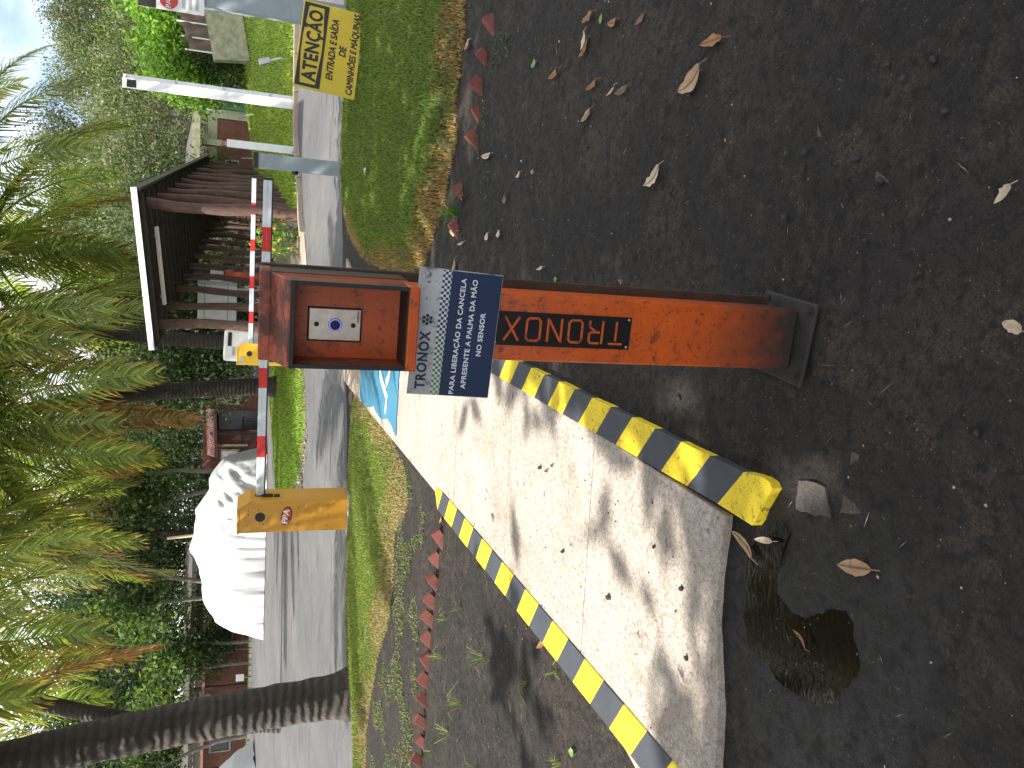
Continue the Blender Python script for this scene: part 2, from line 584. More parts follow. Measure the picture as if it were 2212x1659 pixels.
M['white_plastic'] = plain('white_plastic', (0.78, 0.78, 0.75), .45, .1, 4)
M['tarp'] = plain('white_tarpaulin', (0.52, 0.53, 0.54), .45, .07, 2)
M['wood_light'] = plain('pale_wood', (0.55, 0.44, 0.26), .7, .2, 10)
M['white_text'] = plain('white_print', (0.72, 0.74, 0.76), .5, .15, 60)
M['black_text'] = plain('black_print', (0.012, 0.012, 0.013), .55, .2, 40)
M['navy'] = worn_paint('navy_print', (0.012, 0.030, 0.085), dirt=(.05, .05, .05), amount=-.3, scale=18, rough=.4, fine=150)
M['sign_white'] = worn_paint('dirty_white_print', (0.50, 0.52, 0.54), dirt=(.03, .028, .026), amount=.9, scale=22, rough=.45, fine=70)
M['sign_yellow'] = plain('yellow_sign_sheet', (0.55, 0.40, 0.025), .5, .08, 3)
M['sign_red'] = plain('red_print', (0.55, 0.05, 0.03), .5, .15, 20)
M['green_paint'] = plain('green_paint', (0.04, 0.22, 0.09), .5, .2, 10)
M['blue_plastic'] = plain('blue_plastic', (0.03, 0.04, 0.55), .5, .1, 10)
M['steel'] = plain('galvanised_steel', (0.45, 0.46, 0.48), .5, .15, 10, metal=.4)
M['hill'] = plain('hillside_scrub', (0.065, 0.060, 0.035), .95, .5, .3, bmp=.5, fine=2)
M['moss_wall'] = plain('mossy_wall', (0.33, 0.33, 0.22), .9, .5, 4, bmp=.3)
M['brown_cloth'] = plain('brown_shade_cloth', (0.13, 0.085, 0.065), .8, .35, 3)

def leaf_dry_mat(name, c1, c2):
    m, nt, b = new_mat(name)
    co = coords(nt)
    f = nz(nt, co, 30, 6, .7)
    c = ramp(nt, f, [(.3, c2), (.65, c1)])
    c = mixc(nt, ramp(nt, nz(nt, co, 70, 4, .6), [(.64, g(0)), (.7, g(.8))]), c, (.05, .03, .02))
    setc(nt, b, c, .6)
    bump(nt, b, f, .3, .002)
    return m
M['leaf_tan'] = leaf_dry_mat('tan_leaf', (0.40, 0.25, 0.13), (0.24, 0.13, 0.065))
M['leaf_orange'] = leaf_dry_mat('rust_leaf', (0.34, 0.15, 0.045), (0.16, 0.06, 0.02))
M['leaf_pale'] = leaf_dry_mat('pale_leaf', (0.55, 0.44, 0.31), (0.34, 0.24, 0.14))
M['leaf_brown'] = leaf_dry_mat('brown_leaf', (0.17, 0.085, 0.05), (0.08, 0.04, 0.025))
M['leaf_green'] = leaf_dry_mat('green_leaf', (0.17, 0.30, 0.06), (0.10, 0.19, 0.04))
M['fruit'] = plain('dark_fruit', (0.018, 0.014, 0.020), .35, .5, 60, bmp=.6)
M['stone'] = concrete_mat('embedded_stone', (0.10, 0.086, 0.074), spots=False)

def water_mat():
    m, nt, b = new_mat('puddle_water')
    co = coords(nt)
    setc(nt, b, (0.010, 0.007, 0.005), 0.03)
    b.inputs['IOR'].default_value = 1.33
    bump(nt, b, nz(nt, coords(nt, scale=(1, 3, 1)), 16, 3, .5, 0.8), 0.10, 0.006)
    return m
M['water'] = water_mat()

def halftone_mat():
    """printed band of linked dots, green at one end and navy at the other"""
    m, nt, b = new_mat('dotted_band_print')
    sx = N(nt, 'ShaderNodeSeparateXYZ')
    nt.links.new(coords(nt), sx.inputs[0])
    mr = N(nt, 'ShaderNodeMapRange')
    mr.inputs['From Min'].default_value = -.15
    mr.inputs['From Max'].default_value = .02
    nt.links.new(sx.outputs[0], mr.inputs['Value'])
    bg = mixc(nt, mr.outputs[0], (0.10, 0.26, 0.05), (0.015, 0.035, 0.09))
    co = coords(nt, rot=(math.pi / 2, 0, math.pi / 4))
    ck = N(nt, 'ShaderNodeTexChecker')
    ck.inputs['Scale'].default_value = 150
    co2 = coords(nt, rot=(math.pi / 2, 0, 0))
    nt.links.new(co2, ck.inputs['Vector'])
    c = mixc(nt, ck.outputs['Fac'], bg, (0.55, 0.58, 0.56))
    setc(nt, b, c, .5)
    return m
M['halftone'] = halftone_mat()

# ------------------------------------------------------------------ text
def text(name, body, size, mat, parent, loc, rot=(math.pi / 2, 0, 0), bold=0.0, shear=0.0, align='CENTER', sx=1.0, ext=0.0006, spacing=1.0, fit=None):
    cu = bpy.data.curves.new(name, 'FONT')
    cu.body = body
    cu.size = size
    cu.align_x = align
    cu.align_y = 'CENTER'
    cu.shear = shear
    cu.extrude = ext
    cu.space_character = spacing
    cu.resolution_u = 3
    t = bpy.data.objects.new(name, cu)
    COL.objects.link(t)
    dg = bpy.context.evaluated_depsgraph_get()
    me = bpy.data.meshes.new_from_object(t.evaluated_get(dg))
    bpy.data.objects.remove(t)
    if bold:   # heavier strokes: slightly shifted layers, each a hair above the last
        src_v = [v.co.copy() for v in me.vertices]
        src_f = [tuple(f.vertices) for f in me.polygons]
        vs_, fs_ = [], []
        for q_, (ox, oy) in enumerate(((0, 0), (bold, 0), (-bold, 0), (0, bold), (0, -bold), (bold * .7, bold * .7), (-bold * .7, -bold * .7), (bold * .7, -bold * .7), (-bold * .7, bold * .7))):
            b0_ = len(vs_)
            vs_ += [(v.x + ox, v.y + oy, v.z + q_ * ext * .04) for v in src_v]
            fs_ += [tuple(b0_ + k for k in f) for f in src_f]
        me = bpy.data.meshes.new(name)
        me.from_pydata(vs_, [], fs_)
    if fit:
        xs_ = sorted(v.co.x for v in me.vertices)
        q_ = max(1, len(xs_) // 60)
        sx = fit / (xs_[-q_] - xs_[q_])
    o = link(name, me, None, parent, loc, rot, (sx, 1, 1))
    me.materials.clear()
    me.materials.append(mat)
    return o

# ================================================================== the setting
# ground: one sheet, fine near the post and coarse towards the horizon
def axis(parts):
    out = []
    for a, b, s in parts: out += list(np.arange(a, b, s))
    return np.array(sorted(set(np.round(out, 4))))
gx = axis([(-600, -60, 60), (-60, -10, 5), (-10, -3.2, .4), (-3.2, 3.4, .03), (3.4, 10, .4), (10, 60, 5), (60, 601, 60)])
gy = axis([(-400, -20, 60), (-20, 0, 4), (0, 1.0, .2), (1.0, 7.4, .03), (7.4, 12, .3), (12, 40, 2), (40, 100, 6), (100, 900, 80)])
X, Y = np.meshgrid(gx, gy)
x, y = X.ravel(), Y.ravel()
z = zgv(y)
near = (x > -3.3) & (x < 3.5) & (y > .9) & (y < 7.5)
amp = np.zeros(len(x))
xn, yn = x[near], y[near]
rel = 0.010 * vnoise(xn, yn, 1.6, 3.1) + 0.006 * vnoise(xn, yn, 7, 1.3) + 0.0055 * vnoise(xn, yn, 15, 5.7)
z[near] += rel
PUDDLE = [(-0.5, 2.02), (-0.7, 2.04), (-0.8, 2.02), (-0.82, 1.91), (-0.86, 1.82), (-0.87, 1.7), (-0.82, 1.6), (-0.69, 1.56), (-0.57, 1.58), (-0.55, 1.66), (-0.60, 1.72), (-0.64, 1.77), (-0.60, 1.86), (-0.51, 1.86), (-0.39, 1.79), (-0.37, 1.84)]
pin = in_poly(x, y, PUDDLE) & near
pd = edge_dist(x, y, PUDDLE)
z[pin] -= np.clip(pd[pin] * .30, 0, .013)
rim = near & ~pin & (pd < .14)
z[rim] = np.maximum(z[rim], -.0035 + pd[rim] * .03 + .004 * vnoise(x[rim], y[rim], 18, 2.2))
nxg, nyg = len(gx), len(gy)
ii = np.arange(nxg * nyg).reshape(nyg, nxg)
quads = np.stack([ii[:-1, :-1].ravel(), ii[:-1, 1:].ravel(), ii[1:, 1:].ravel(), ii[1:, :-1].ravel()], 1)
ground = link('ground', mesh_np('ground', np.stack([x, y, z], 1), quads, smooth=True), M['dirt'])
tag(ground, 'dark trampled dirt in front of the barrier', kind='structure')

# puddle
pcx, pcy = -.66, 1.79
pp = [(pcx + (px - pcx) * 1.15, pcy + (py - pcy) * 1.12) for px, py in smooth_poly(PUDDLE, 2)]
pp = [(px, min(py, 2.075)) for px, py in pp]
puddle = sheet('puddle', pp, -0.0045, M['water'], cuts=())
tag(puddle, 'shallow muddy puddle beside the end of the striped kerb', kind='structure')

# half-buried stones in the dirt
for i, q in enumerate([[(-.25, 1.79), (-.25, 1.68), (-.33, 1.66), (-.34, 1.80)], [(-.15, 1.58), (-.16, 1.53), (-.30, 1.54), (-.32, 1.62)], [(.63, 1.50), (.56, 1.40), (.50, 1.40), (.52, 1.53)], [(.86, 1.72), (.80, 1.60), (.66, 1.62), (.70, 1.74)]]):
    sheet('paving_stone', q, 0.0025, M['stone'], .03, ground, cuts=(2,), jag=.007)

# asphalt road crossing behind the barrier
ROAD = [(-40, 6.5), (-3.9, 8.35), (-3.1, 8.75), (-2.4, 8.95), (-.5, 9.2), (.2, 9.55), (.9, 9.7), (1.9, 10.0), (3.2, 10.2), (4.4, 10.1), (30, 9.4), (30, 20), (6.2, 17.45), (5.2, 17.25), (4.0, 16.1), (2.9, 15.2), (1.7, 14.1), (.3, 14.8), (.2, 24), (-1, 36.8), (-40, 36.8)]
road = sheet('road', ROAD, 0.016, M['asphalt'], 0.02, jag=.05)
tag(road, 'worn grey asphalt driveway behind the barriers', kind='structure')

# concrete foot ramp between the striped kerbs
def xr(yy): return -.37 + .202 * (yy - 2.13)
def xl(yy): return xr(yy) - 1.02 - .012 * (yy - 2.3)
path = empty('foot_path', (0, 0, 0))
tag(path, 'pale speckled concrete foot ramp with cut joints', kind='structure')
ys = [2.12, 3.02, 3.96, 4.9, 5.75, 6.55, 7.45, 8.36, 9.55]
for i in range(len(ys) - 1):
    a, b = ys[i] + .004, ys[i + 1] - .004
    sk = .045
    wl_, wr_ = .012, .02
    poly = [(xl(a), a + sk), (xr(a), a - sk), (xr(b), b - sk), (xl(b), b + sk)]
    if i == 0: poly = [(xl(2.1) - .25, 2.14), (-1.0, 2.10), (-.7, 2.125), (-.4, 2.09), (xr(b), b - sk), (xl(b), b + sk)]
    if i == len(ys) - 2: poly[2] = (xr(b) + .35, b - sk)
    sheet('slab', poly, 0.028 - .0007 * (i % 3), M['concrete_tan'] if i >= 7 else M['concrete'], .05, path, cuts=(9,), bevel=.004)
# blue accessible marking with part of its white symbol
BLUE = [(-.46, 6.62), (xr(6.6) - .02, 6.5), (xr(8.3) - .02, 8.24), (-.20, 8.33)]
blue = sheet('floor_marking', [(-.48, 6.60), (-.30, 6.585), (xr(6.55) - .02, 6.49), (xr(8.3) - .02, 8.24), (-.20, 8.33), (-.27, 8.05), (-.25, 7.6), (-.36, 7.25), (-.33, 6.95)], 0.0325, M['blue_paint'], cuts=(), jag=.012)
tag(blue, 'blue painted accessible-parking mark on the concrete foot ramp', 'floor marking')
def stripe(name, pts, w, dz, mat, parent):
    L, R = [], []
    for i, p in enumerate(pts):
        a = Vector(pts[max(0, i - 1)])
        b = Vector(pts[min(len(pts) - 1, i + 1)])
        d = (b - a).normalized()
        n = Vector((-d.y, d.x)) * w / 2
        L.append((p[0] + n.x, p[1] + n.y))
        R.append((p[0] - n.x, p[1] - n.y))
    return sheet(name, L + R[::-1], dz, mat, parent=parent, cuts=())
stripe('symbol_line', [(.62, 7.36), (.18, 7.30), (.05, 7.28), (-.15, 6.98), (-.29, 7.04)], .075, .0365, M['white_mark'], blue)
stripe('symbol_line', [(.58, 6.95), (.30, 6.90), (.14, 6.86), (.03, 6.93), (-.02, 7.03)], .075, .0365, M['white_mark'], blue)
stripe('symbol_line', [(.66, 7.75), (.40, 7.62), (.20, 7.52)], .075, .0365, M['white_mark'], blue)

# striped kerbs: every painted band is a block of its own
def kerb(name, inner, outer, y_start, n, step, slant, first, label, w_out, taper_end=False, h=.034):
    k = empty(name, (0, 0, 0))
    tag(k, label, 'kerb', 'striped kerbs of the foot ramp')
    for i in range(n):
        a, b = y_start + i * step, y_start + (i + 1) * step - .0004
        pa, pb = (inner(a), a), (inner(b), b)
        qa, qb = (outer(a + slant), a + slant), (outer(b + slant), b + slant)
        if taper_end and i == n - 1: pb = (inner(b) - .02, b); qb = (inner(b) - .05, b + .01)
        yel = (i % 2 == first)
        poly = [pa, pb, qb, qa]
        if i == 0 and slant < 0:   # worn rounded end
            poly = [(pa[0] - .005, a - .005), pb, qb, (qb[0] - .004, a - .055), (qb[0] - .014, a - .085), (qb[0] - .032, a - .097), (pa[0] + .045, a - .042), (pa[0] + .012, a - .022)]
        sheet('painted_block', poly, h, M['yellow_paint'] if yel else M['black_paint'], .09, k, cuts=(), bevel=.0025)
    return k
kerb('striped_kerb', lambda q: xr(q) + .004, lambda q: xr(q) + .145, 1.955, 23, .1665, -.125, 0, 'yellow and black striped kerb passing behind the orange post', .14)
kerb('striped_kerb', lambda q: xl(q) + .055, lambda q: xl(q) - .105, 2.01, 20, .1665, .11, 1, 'yellow and black striped kerb on the weedy dirt side', .15, True)

# ---- banks of grass
def mound(name, poly, h, soft, mat, step=.08, base=zgv):
    P = np.array(poly)
    lo, hi = P.min(0) - .3, P.max(0) + .3
    xs, ys_ = np.arange(lo[0], hi[0], step), np.arange(lo[1], hi[1], step)
    A, B = np.meshgrid(xs, ys_)
    a, b = A.ravel(), B.ravel()
    zz = mound_z(a, b, poly, h, soft, base)
    ii = np.arange(len(a)).reshape(len(ys_), len(xs))
    q = np.stack([ii[:-1, :-1].ravel(), ii[:-1, 1:].ravel(), ii[1:, 1:].ravel(), ii[1:, :-1].ravel()], 1)
    o = link(name, mesh_np(name, np.stack([a, b, zz], 1), q, smooth=True), mat)
    return o
def mound_z(a, b, poly, h, soft, base=zgv):
    d = edge_dist(a, b, poly)
    ins = in_poly(a, b, poly)
    t = np.clip(d / soft, 0, 1)
    t = t * t * (3 - 2 * t)
    return base(b) + np.where(ins, -.012 + (h + .012) * t, -.012 - np.clip(d, 0, .2) * .5)

def blades(name, pts, z, h, w, col, mat, lean=.5, parent=None):
    """pts (n,2); every blade is a bent strip of its own"""
    n = len(pts)
    az_ = rng.random(n) * 2 * math.pi
    ln = rng.normal(0, lean, n)
    d = np.stack([np.cos(az_), np.sin(az_)], 1)
    s = np.stack([-d[:, 1], d[:, 0]], 1)
    h = np.asarray(h) * np.ones(n) * rng.uniform(.55, 1.25, n)
    w = np.asarray(w) * np.ones(n)
    V = np.zeros((n, 5, 3))
    b = np.stack([pts[:, 0], pts[:, 1], z - .004], 1)
    mid = b.copy()
    mid[:, :2] += d * (ln * h * .35)[:, None]
    mid[:, 2] += h * .6
    tip = b.copy()
    tip[:, :2] += d * (ln * h * 1.05)[:, None]
    tip[:, 2] += h * np.clip(1 - np.abs(ln) * .45, .25, 1)
    s3 = np.concatenate([s, np.zeros((n, 1))], 1) * (w / 2)[:, None]
    V[:, 0], V[:, 1] = b - s3, b + s3
    V[:, 2], V[:, 3] = mid + s3 * .8, mid - s3 * .8
    V[:, 4] = tip
    k = (np.arange(n) * 5)[:, None]
    q = np.concatenate([k, k + 1, k + 2, k + 3], 1)
    t = np.concatenate([k + 3, k + 2, k + 4], 1)
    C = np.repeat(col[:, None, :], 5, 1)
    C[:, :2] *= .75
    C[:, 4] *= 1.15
    return link(name, mesh_np(name, V.reshape(-1, 3), [q, t], C.reshape(-1, 3)), mat, parent)

def grass_cols(p, poly, green, dry, fringe, seed, dryness=.0):
    d = edge_dist(p[:, 0], p[:, 1], poly)
    nn = vnoise(p[:, 0], p[:, 1], 1.7, seed) + .5 * vnoise(p[:, 0], p[:, 1], 6, seed + 3)
    m = np.clip((.9 - d / fringe) * 1.2 + nn * .9 + dryness, 0, 1)[:, None]
    r = rng.uniform(.65, 1.3, (len(p), 1))
    c = (np.array(green) * (1 - m) + np.array(dry) * m) * r
    c[:, 0] *= rng.uniform(.8, 1.35, len(p))
    return c

BANK_R = [(2.9, 4.92), (2.26, 5.00), (1.95, 5.12), (1.67, 5.10), (1.45, 5.28), (1.25, 5.36), (1.08, 5.62), (.92, 5.85), (.88, 6.3), (.93, 6.75), (1.12, 7.6), (1.3, 8.35), (1.6, 9.1), (1.79, 9.45), (2.46, 9.86), (3.31, 9.85), (4.27, 9.7), (6.2, 9.7), (6.2, 4.9)]
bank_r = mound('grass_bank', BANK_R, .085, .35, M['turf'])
tag(bank_r, 'shaded turf bank under the yellow warning sign', kind='structure')
p = sample_poly(BANK_R, 110000)
p = p[(p[:, 0] < 5.2)]
keep = rng.random(len(p)) < np.clip(1.25 - p[:, 1] * .06, .55, 1)
p = p[keep]
zz = mound_z(p[:, 0], p[:, 1], BANK_R, .085, .35)
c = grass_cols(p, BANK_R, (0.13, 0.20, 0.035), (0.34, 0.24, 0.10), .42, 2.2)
d = edge_dist(p[:, 0], p[:, 1], BANK_R)
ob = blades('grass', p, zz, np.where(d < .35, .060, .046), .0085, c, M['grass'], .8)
tag(ob, 'short green grass with a dry brown fringe on the bank', 'grass', kind='stuff')

BANK_L = [(-.05, 8.75), (-.16, 7.92), (-.36, 7.2), (-.58, 6.72), (-.72, 6.36), (-.95, 6.22), (-1.12, 6.34), (-1.33, 6.70), (-1.73, 6.68), (-2.09, 6.80), (-2.54, 7.2), (-3.04, 7.5), (-3.5, 7.7), (-4.6, 7.7), (-4.6, 8.1), (-3.8, 8.3), (-3.41, 8.5), (-3.06, 8.82), (-2.28, 8.92), (-1.69, 8.9), (-.91, 8.95)]
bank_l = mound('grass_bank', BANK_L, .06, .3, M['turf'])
tag(bank_l, 'sunlit turf strip round the orange barrier cabinet', kind='structure')
p = sample_poly(BANK_L, 60000)
zz = mound_z(p[:, 0], p[:, 1], BANK_L, .06, .3)
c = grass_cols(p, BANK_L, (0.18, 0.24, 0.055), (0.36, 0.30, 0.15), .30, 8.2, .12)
sel = vnoise(p[:, 0], p[:, 1], 2.2, 4.4) > (-.55 - (p[:, 0] + 2.2) * .25)
p, zz, c = p[sel], zz[sel], c[sel]
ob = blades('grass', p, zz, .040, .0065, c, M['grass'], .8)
tag(ob, 'patchy sunlit grass beside the walkway and barrier cabinet', 'grass', kind='stuff')

# weeds creeping over the dirt left of the ramp
WEED = [(-.75, 6.3), (-1.0, 5.7), (-1.5, 5.85), (-2.4, 5.8), (-3.2, 5.9), (-4.6, 6.4), (-4.6, 7.6), (-3.0, 7.4), (-2.3, 6.8), (-1.4, 6.6)]
p = sample_poly(WEED, 9000)
sel = vnoise(p[:, 0], p[:, 1], 2.6, 9.4) > .02
p = p[sel]
c = np.array((0.11, 0.17, 0.07)) * rng.uniform(.6, 1.5, (len(p), 1))
dry = rng.random(len(p)) < .35
c[dry] = np.array((0.24, 0.17, 0.09)) * rng.uniform(.6, 1.3, (dry.sum(), 1))
ob = blades('ground_cover', p, zgv(p[:, 1]), .026, .010, c, M['grass'], 1.5)
tag(ob, 'sparse creeping weeds on the dirt beside the left kerb', 'weeds', kind='stuff')
p = np.vstack([sample_poly([(-.6, 8.3), (-.25, 8.3), (-.30, 7.2), (-.62, 6.5), (-.8, 6.2), (-1.0, 5.9)], 1100), sample_poly([(1.0, 4.72), (2.7, 4.45), (2.7, 4.05), (1.9, 4.15), (1.2, 4.45)], 700)])
sel = vnoise(p[:, 0], p[:, 1], 3.6, 2.4) > .1
p = p[sel]
c = np.array((0.07, 0.14, 0.05)) * rng.uniform(.6, 1.4, (len(p), 1))
ob = blades('ground_cover', p, zgv(p[:, 1]), .026, .011, c, M['grass'], 1.4)
tag(ob, 'low leafy weeds at the edges of path and brick edging', 'weeds', kind='stuff')

# single tufts
def tuft(loc, n, h, col, w=.006, label='', spread=.03, lean=.9):
    p = rng.uniform(-spread * .35, spread * .35, (n, 2))
    c = np.array(col) * rng.uniform(.7, 1.3, (n, 1))
    me = blades('grass_tuft', p, np.zeros(n), h, w, c, M['grass'], lean)
    me.location = (loc[0], loc[1], zg(loc[1]) - .002)
    tag(me, label, 'grass tuft', 'grass tufts on the dirt')
    return me
tuft((1.14, 5.02), 34, .17, (0.10, 0.20, 0.03), .009, 'spiky green grass tuft at the tip of the shaded bank', .035)
for q, h in (((-1.62, 4.35), .14), ((-1.52, 3.7), .1), ((-1.75, 3.3), .08), ((-2.05, 4.75), .16), ((-2.35, 5.0), .15), ((-1.35, 3.35), .07), ((-2.6, 5.3), .14), ((-1.28, 2.9), .06), ((-1.9, 5.2), .12), ((-1.62, 5.15), .1), ((-2.3, 4.4), .12), ((-1.45, 4.8), .09)):
    tuft(q, 9, h, (0.16, 0.22, 0.06), .006, 'thin pale grass tuft on the dirt left of the ramp', .025, 1.1)

# far planted island with the palm in it
ISL = [(.40, 15.25), (.05, 14.4), (-.5, 14.05), (-1.04, 14.0), (-1.95, 14.8), (-2.86, 17.2), (-3.6, 21.0), (-2.37, 22.6), (-1.18, 24.9), (-.18, 26.0), (.5, 25.0), (.75, 18)]
isl = mound('grass_bank', ISL, .06, .5, M['lawn_soil'], .25)
tag(isl, 'bright turf island round the far yellow barrier', kind='structure')
p = sample_poly(ISL, 22000)
zz = mound_z(p[:, 0], p[:, 1], ISL, .06, .5)
c = grass_cols(p, ISL, (0.20, 0.31, 0.05), (0.28, 0.24, 0.12), .35, 5.2, -.1)
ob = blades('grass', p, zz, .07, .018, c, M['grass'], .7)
tag(ob, 'bright grass of the island behind the boom', 'grass', kind='stuff')

# lawn on the right, rising to the brick house and the mossy wall
def lawn_z(a, b):
    t = np.clip((b - 17) / 14, 0, 1)
    rise = np.clip((a - 5.5) / 7.5, 0, 1.6) * t * 2.0 * np.clip(1.6 - (b - 17) / 14, .05, 1)
    return zgv(b) + .06 + rise
LAWN = [(3.1, 15.65), (4.05, 16.35), (5.2, 17.5), (6.2, 17.75), (30, 20.3), (30, 42), (12.6, 42), (9.6, 40), (8.6, 34)]
P = np.array(LAWN)
xs, ys_ = np.arange(2, 30, .4), np.arange(15, 44, .4)
A, B = np.meshgrid(xs, ys_)
a, b = A.ravel(), B.ravel()
zz = np.where(in_poly(a, b, LAWN), lawn_z(a, b), np.where(edge_dist(a, b, LAWN) < .5, zgv(b) - .08, zgv(b) - .3))
ii = np.arange(len(a)).reshape(len(ys_), len(xs))
q = np.stack([ii[:-1, :-1].ravel(), ii[:-1, 1:].ravel(), ii[1:, 1:].ravel(), ii[1:, :-1].ravel()], 1)
lawn = link('lawn', mesh_np('lawn', np.stack([a, b, zz], 1), q, smooth=True), M['lawn_soil'])
tag(lawn, 'bright green lawn rising towards the brick house', kind='structure')
p = sample_poly(LAWN, 200000)
vis = (p[:, 0] < p[:, 1] * .58) & (p[:, 0] < 18)
p = p[vis]
pr = np.clip(16 / p[:, 1], .3, 1) ** 1.2
p = p[rng.random(len(p)) < pr]
c = grass_cols(p, LAWN, (0.27, 0.38, 0.06), (0.32, 0.38, 0.08), .05, 6.6, -.25)
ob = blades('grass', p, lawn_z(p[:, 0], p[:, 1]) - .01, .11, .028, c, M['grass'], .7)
tag(ob, 'bright sunlit lawn grass in front of the brick house', 'grass', kind='stuff')

# kerb stones along the lawn
kb = empty('lawn_kerb', (0, 0, 0))
tag(kb, 'weathered tan kerb stones along the edge of the bright lawn', 'kerb')
line = [(2.75, 15.15), (3.2, 15.62), (4.05, 16.2), (5.2, 17.33), (6.3, 17.6), (9, 17.95), (12, 18.3)]
pts = []
for i in range(len(line) - 1):
    a, b = Vector(line[i]), Vector(line[i + 1])
    m = max(1, round((b - a).length / .8))
    for k in range(m): pts.append((a.lerp(b, k / m), a.lerp(b, (k + .985) / m)))
for a, b in pts:
    MB().bar((a.x, a.y, zg(a.y) + .05), (b.x, b.y, zg(b.y) + .05), .13, .14).build('kerb_stone', M['concrete_tan'], kb, bevel=.02)

# concrete floor of the shelter, seen as a brown ramp beside the lawn
floor_sh = sheet('shelter_floor', [(.55, 14.9), (1.75, 14.15), (2.85, 15.2), (3.3, 16.2), (9.4, 36), (6.5, 36.5), (.6, 17)], .035, M['concrete_tan'], .05)
tag(floor_sh, 'tan concrete floor running under the rustic shelter', kind='structure')

# distant verge in front of the long brick building
verge = sheet('verge', [(-40, 36.9), (-7, 36.9), (-7, 38.5), (-40, 38.5)], .05, M['lawn_soil'], .06)
tag(verge, 'thin grass verge in front of the long brick building', kind='structure')
p = sample_poly([(-22, 36.9), (-8, 36.9), (-8, 38.4), (-22, 38.4)], 7000)
c = np.array((0.16, 0.30, 0.03)) * rng.uniform(.7, 1.3, (len(p), 1))
ob = blades('grass', p, zgv(p[:, 1]) + .045, .12, .04, c, M['grass'], .6)
tag(ob, 'bright verge grass below the long brick building', 'grass', kind='stuff')
for i in range(46):
    xx = -9.2 - i * .26
    MB().box((0, 0, .05), (.23, .16, .14)).build('kerb_stone', M['concrete_plain'], verge, loc=(xx, 36.75 + random.uniform(-.02, .02), zg(36.75) + .01), rot=(0, 0, random.uniform(-.06, .06)))

# wooded hill behind everything
def hill_z(a, b):
    t = np.clip(b - 46, 0, None)
    side = .25 + .75 / (1 + np.exp(-(a - 1) / 6))
    return zgv(b) + t * .30 * side * np.where(t < 60, 1, 60 / np.maximum(t, 1)) - .5 * (t <= 0)
xs, ys_ = np.arange(-140, 150, 5.0), np.arange(44, 190, 5.0)
A, B = np.meshgrid(xs, ys_)
a, b = A.ravel(), B.ravel()
zz = hill_z(a, b) + 1.2 * np.array([mnoise.noise((i * .06, j * .06, 0)) for i, j in zip(a, b)]) * np.clip((b - 46) / 10, 0, 1)
ii = np.arange(len(a)).reshape(len(ys_), len(xs))
q = np.stack([ii[:-1, :-1].ravel(), ii[:-1, 1:].ravel(), ii[1:, 1:].ravel(), ii[1:, :-1].ravel()], 1)
hill = link('hillside', mesh_np('hillside', np.stack([a, b, zz], 1), q, smooth=True), M['hill'])
tag(hill, 'scrubby wooded hill behind the buildings', kind='structure')

# ================================================================== reader post
post = empty('access_post', (0.155, 1.865, 0.002), (0, 0, math.radians(-13)))
tag(post, 'orange steel access post with a hooded palm sensor and instruction sign', 'access post')
bp = MB().box((.0, -.012, .007), (.235, .235, .012)).build('base_plate', M['base_plate'], post, bevel=.006, rot=(0, 0, math.radians(-3)))
for sx_, sy_ in ((-1, -1), (1, -1), (1, 1), (-1, 1)):
    b_ = MB().tube([(0, 0, 0), (0, 0, .004)], .012, 12).tube([(0, 0, .004), (0, 0, .013)], .0075, 6).build('bolt', M['base_plate'], bp, loc=(sx_ * .098, -.012 + sy_ * .098, .013))
MB().box((0, -.01, .56), (.170, .12, 1.095)).build('column', M['orange'], post, smooth=True, bevel=.012, seg=3)
MB().box((.008, .062, .735), (.198, .018, 1.41)).build('back_plate', M['brown_edge_and_shade'], post, bevel=.003)
# housing of the sensor: box, sloping hood, cheeks and lip
hs = MB().box((0, -.005, 1.276), (.196, .130, .329)).build('housing', M['orange_box'], post, bevel=.005)
hood = MB()
hood.add([(-.098, -.0705, 1.420), (.098, -.0705, 1.420), (.095, -.178, 1.384), (-.095, -.178, 1.384), (-.098, -.0705, 1.412), (.098, -.0705, 1.412), (.095, -.178, 1.374), (-.095, -.178, 1.374)],
         [(0, 1, 2, 3), (7, 6, 5, 4), (0, 4, 5, 1), (1, 5, 6, 2), (2, 6, 7, 3), (3, 7, 4, 0)])
hood.build('hood', M['orange_hood'], hs, bevel=.002)
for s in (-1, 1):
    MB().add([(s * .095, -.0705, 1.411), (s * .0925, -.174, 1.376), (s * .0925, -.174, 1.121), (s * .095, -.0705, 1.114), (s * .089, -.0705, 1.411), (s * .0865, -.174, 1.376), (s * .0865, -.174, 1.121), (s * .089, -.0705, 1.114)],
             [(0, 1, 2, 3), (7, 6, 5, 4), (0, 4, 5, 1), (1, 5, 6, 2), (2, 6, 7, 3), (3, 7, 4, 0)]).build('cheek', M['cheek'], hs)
    MB().bar((s * .0895, -.1765, 1.122), (s * .0895, -.1765, 1.374), .009, .005).build('rubber_edge', M['rubber'], hs)
MB().bar((-.094, -.181, 1.376), (.094, -.181, 1.376), .006, .009).build('rubber_edge', M['rubber'], hs)
MB().add([(-.095, -.0705, 1.129), (.095, -.0705, 1.129), (.095, -.180, 1.129), (-.095, -.180, 1.129), (-.095, -.0705, 1.105), (.095, -.0705, 1.105), (.095, -.180, 1.105), (-.095, -.180, 1.105)],
         [(0, 1, 2, 3), (7, 6, 5, 4), (0, 4, 5, 1), (1, 5, 6, 2), (2, 6, 7, 3), (3, 7, 4, 0)]).build('lip', M['orange_box'], hs, bevel=.003)
MB().box((.0985, -.004, 1.266), (.002, .124, .30)).build('side_shade_panel', M['brown_edge_and_shade'], hs)  # added brown panel that paints shade on the housing's right side
MB().box((0, -.122, 1.1305), (.170, .096, .002)).build('dark_floor_sheet', M['base_plate'], hs)  # dark sheet over the floor of the hooded recess
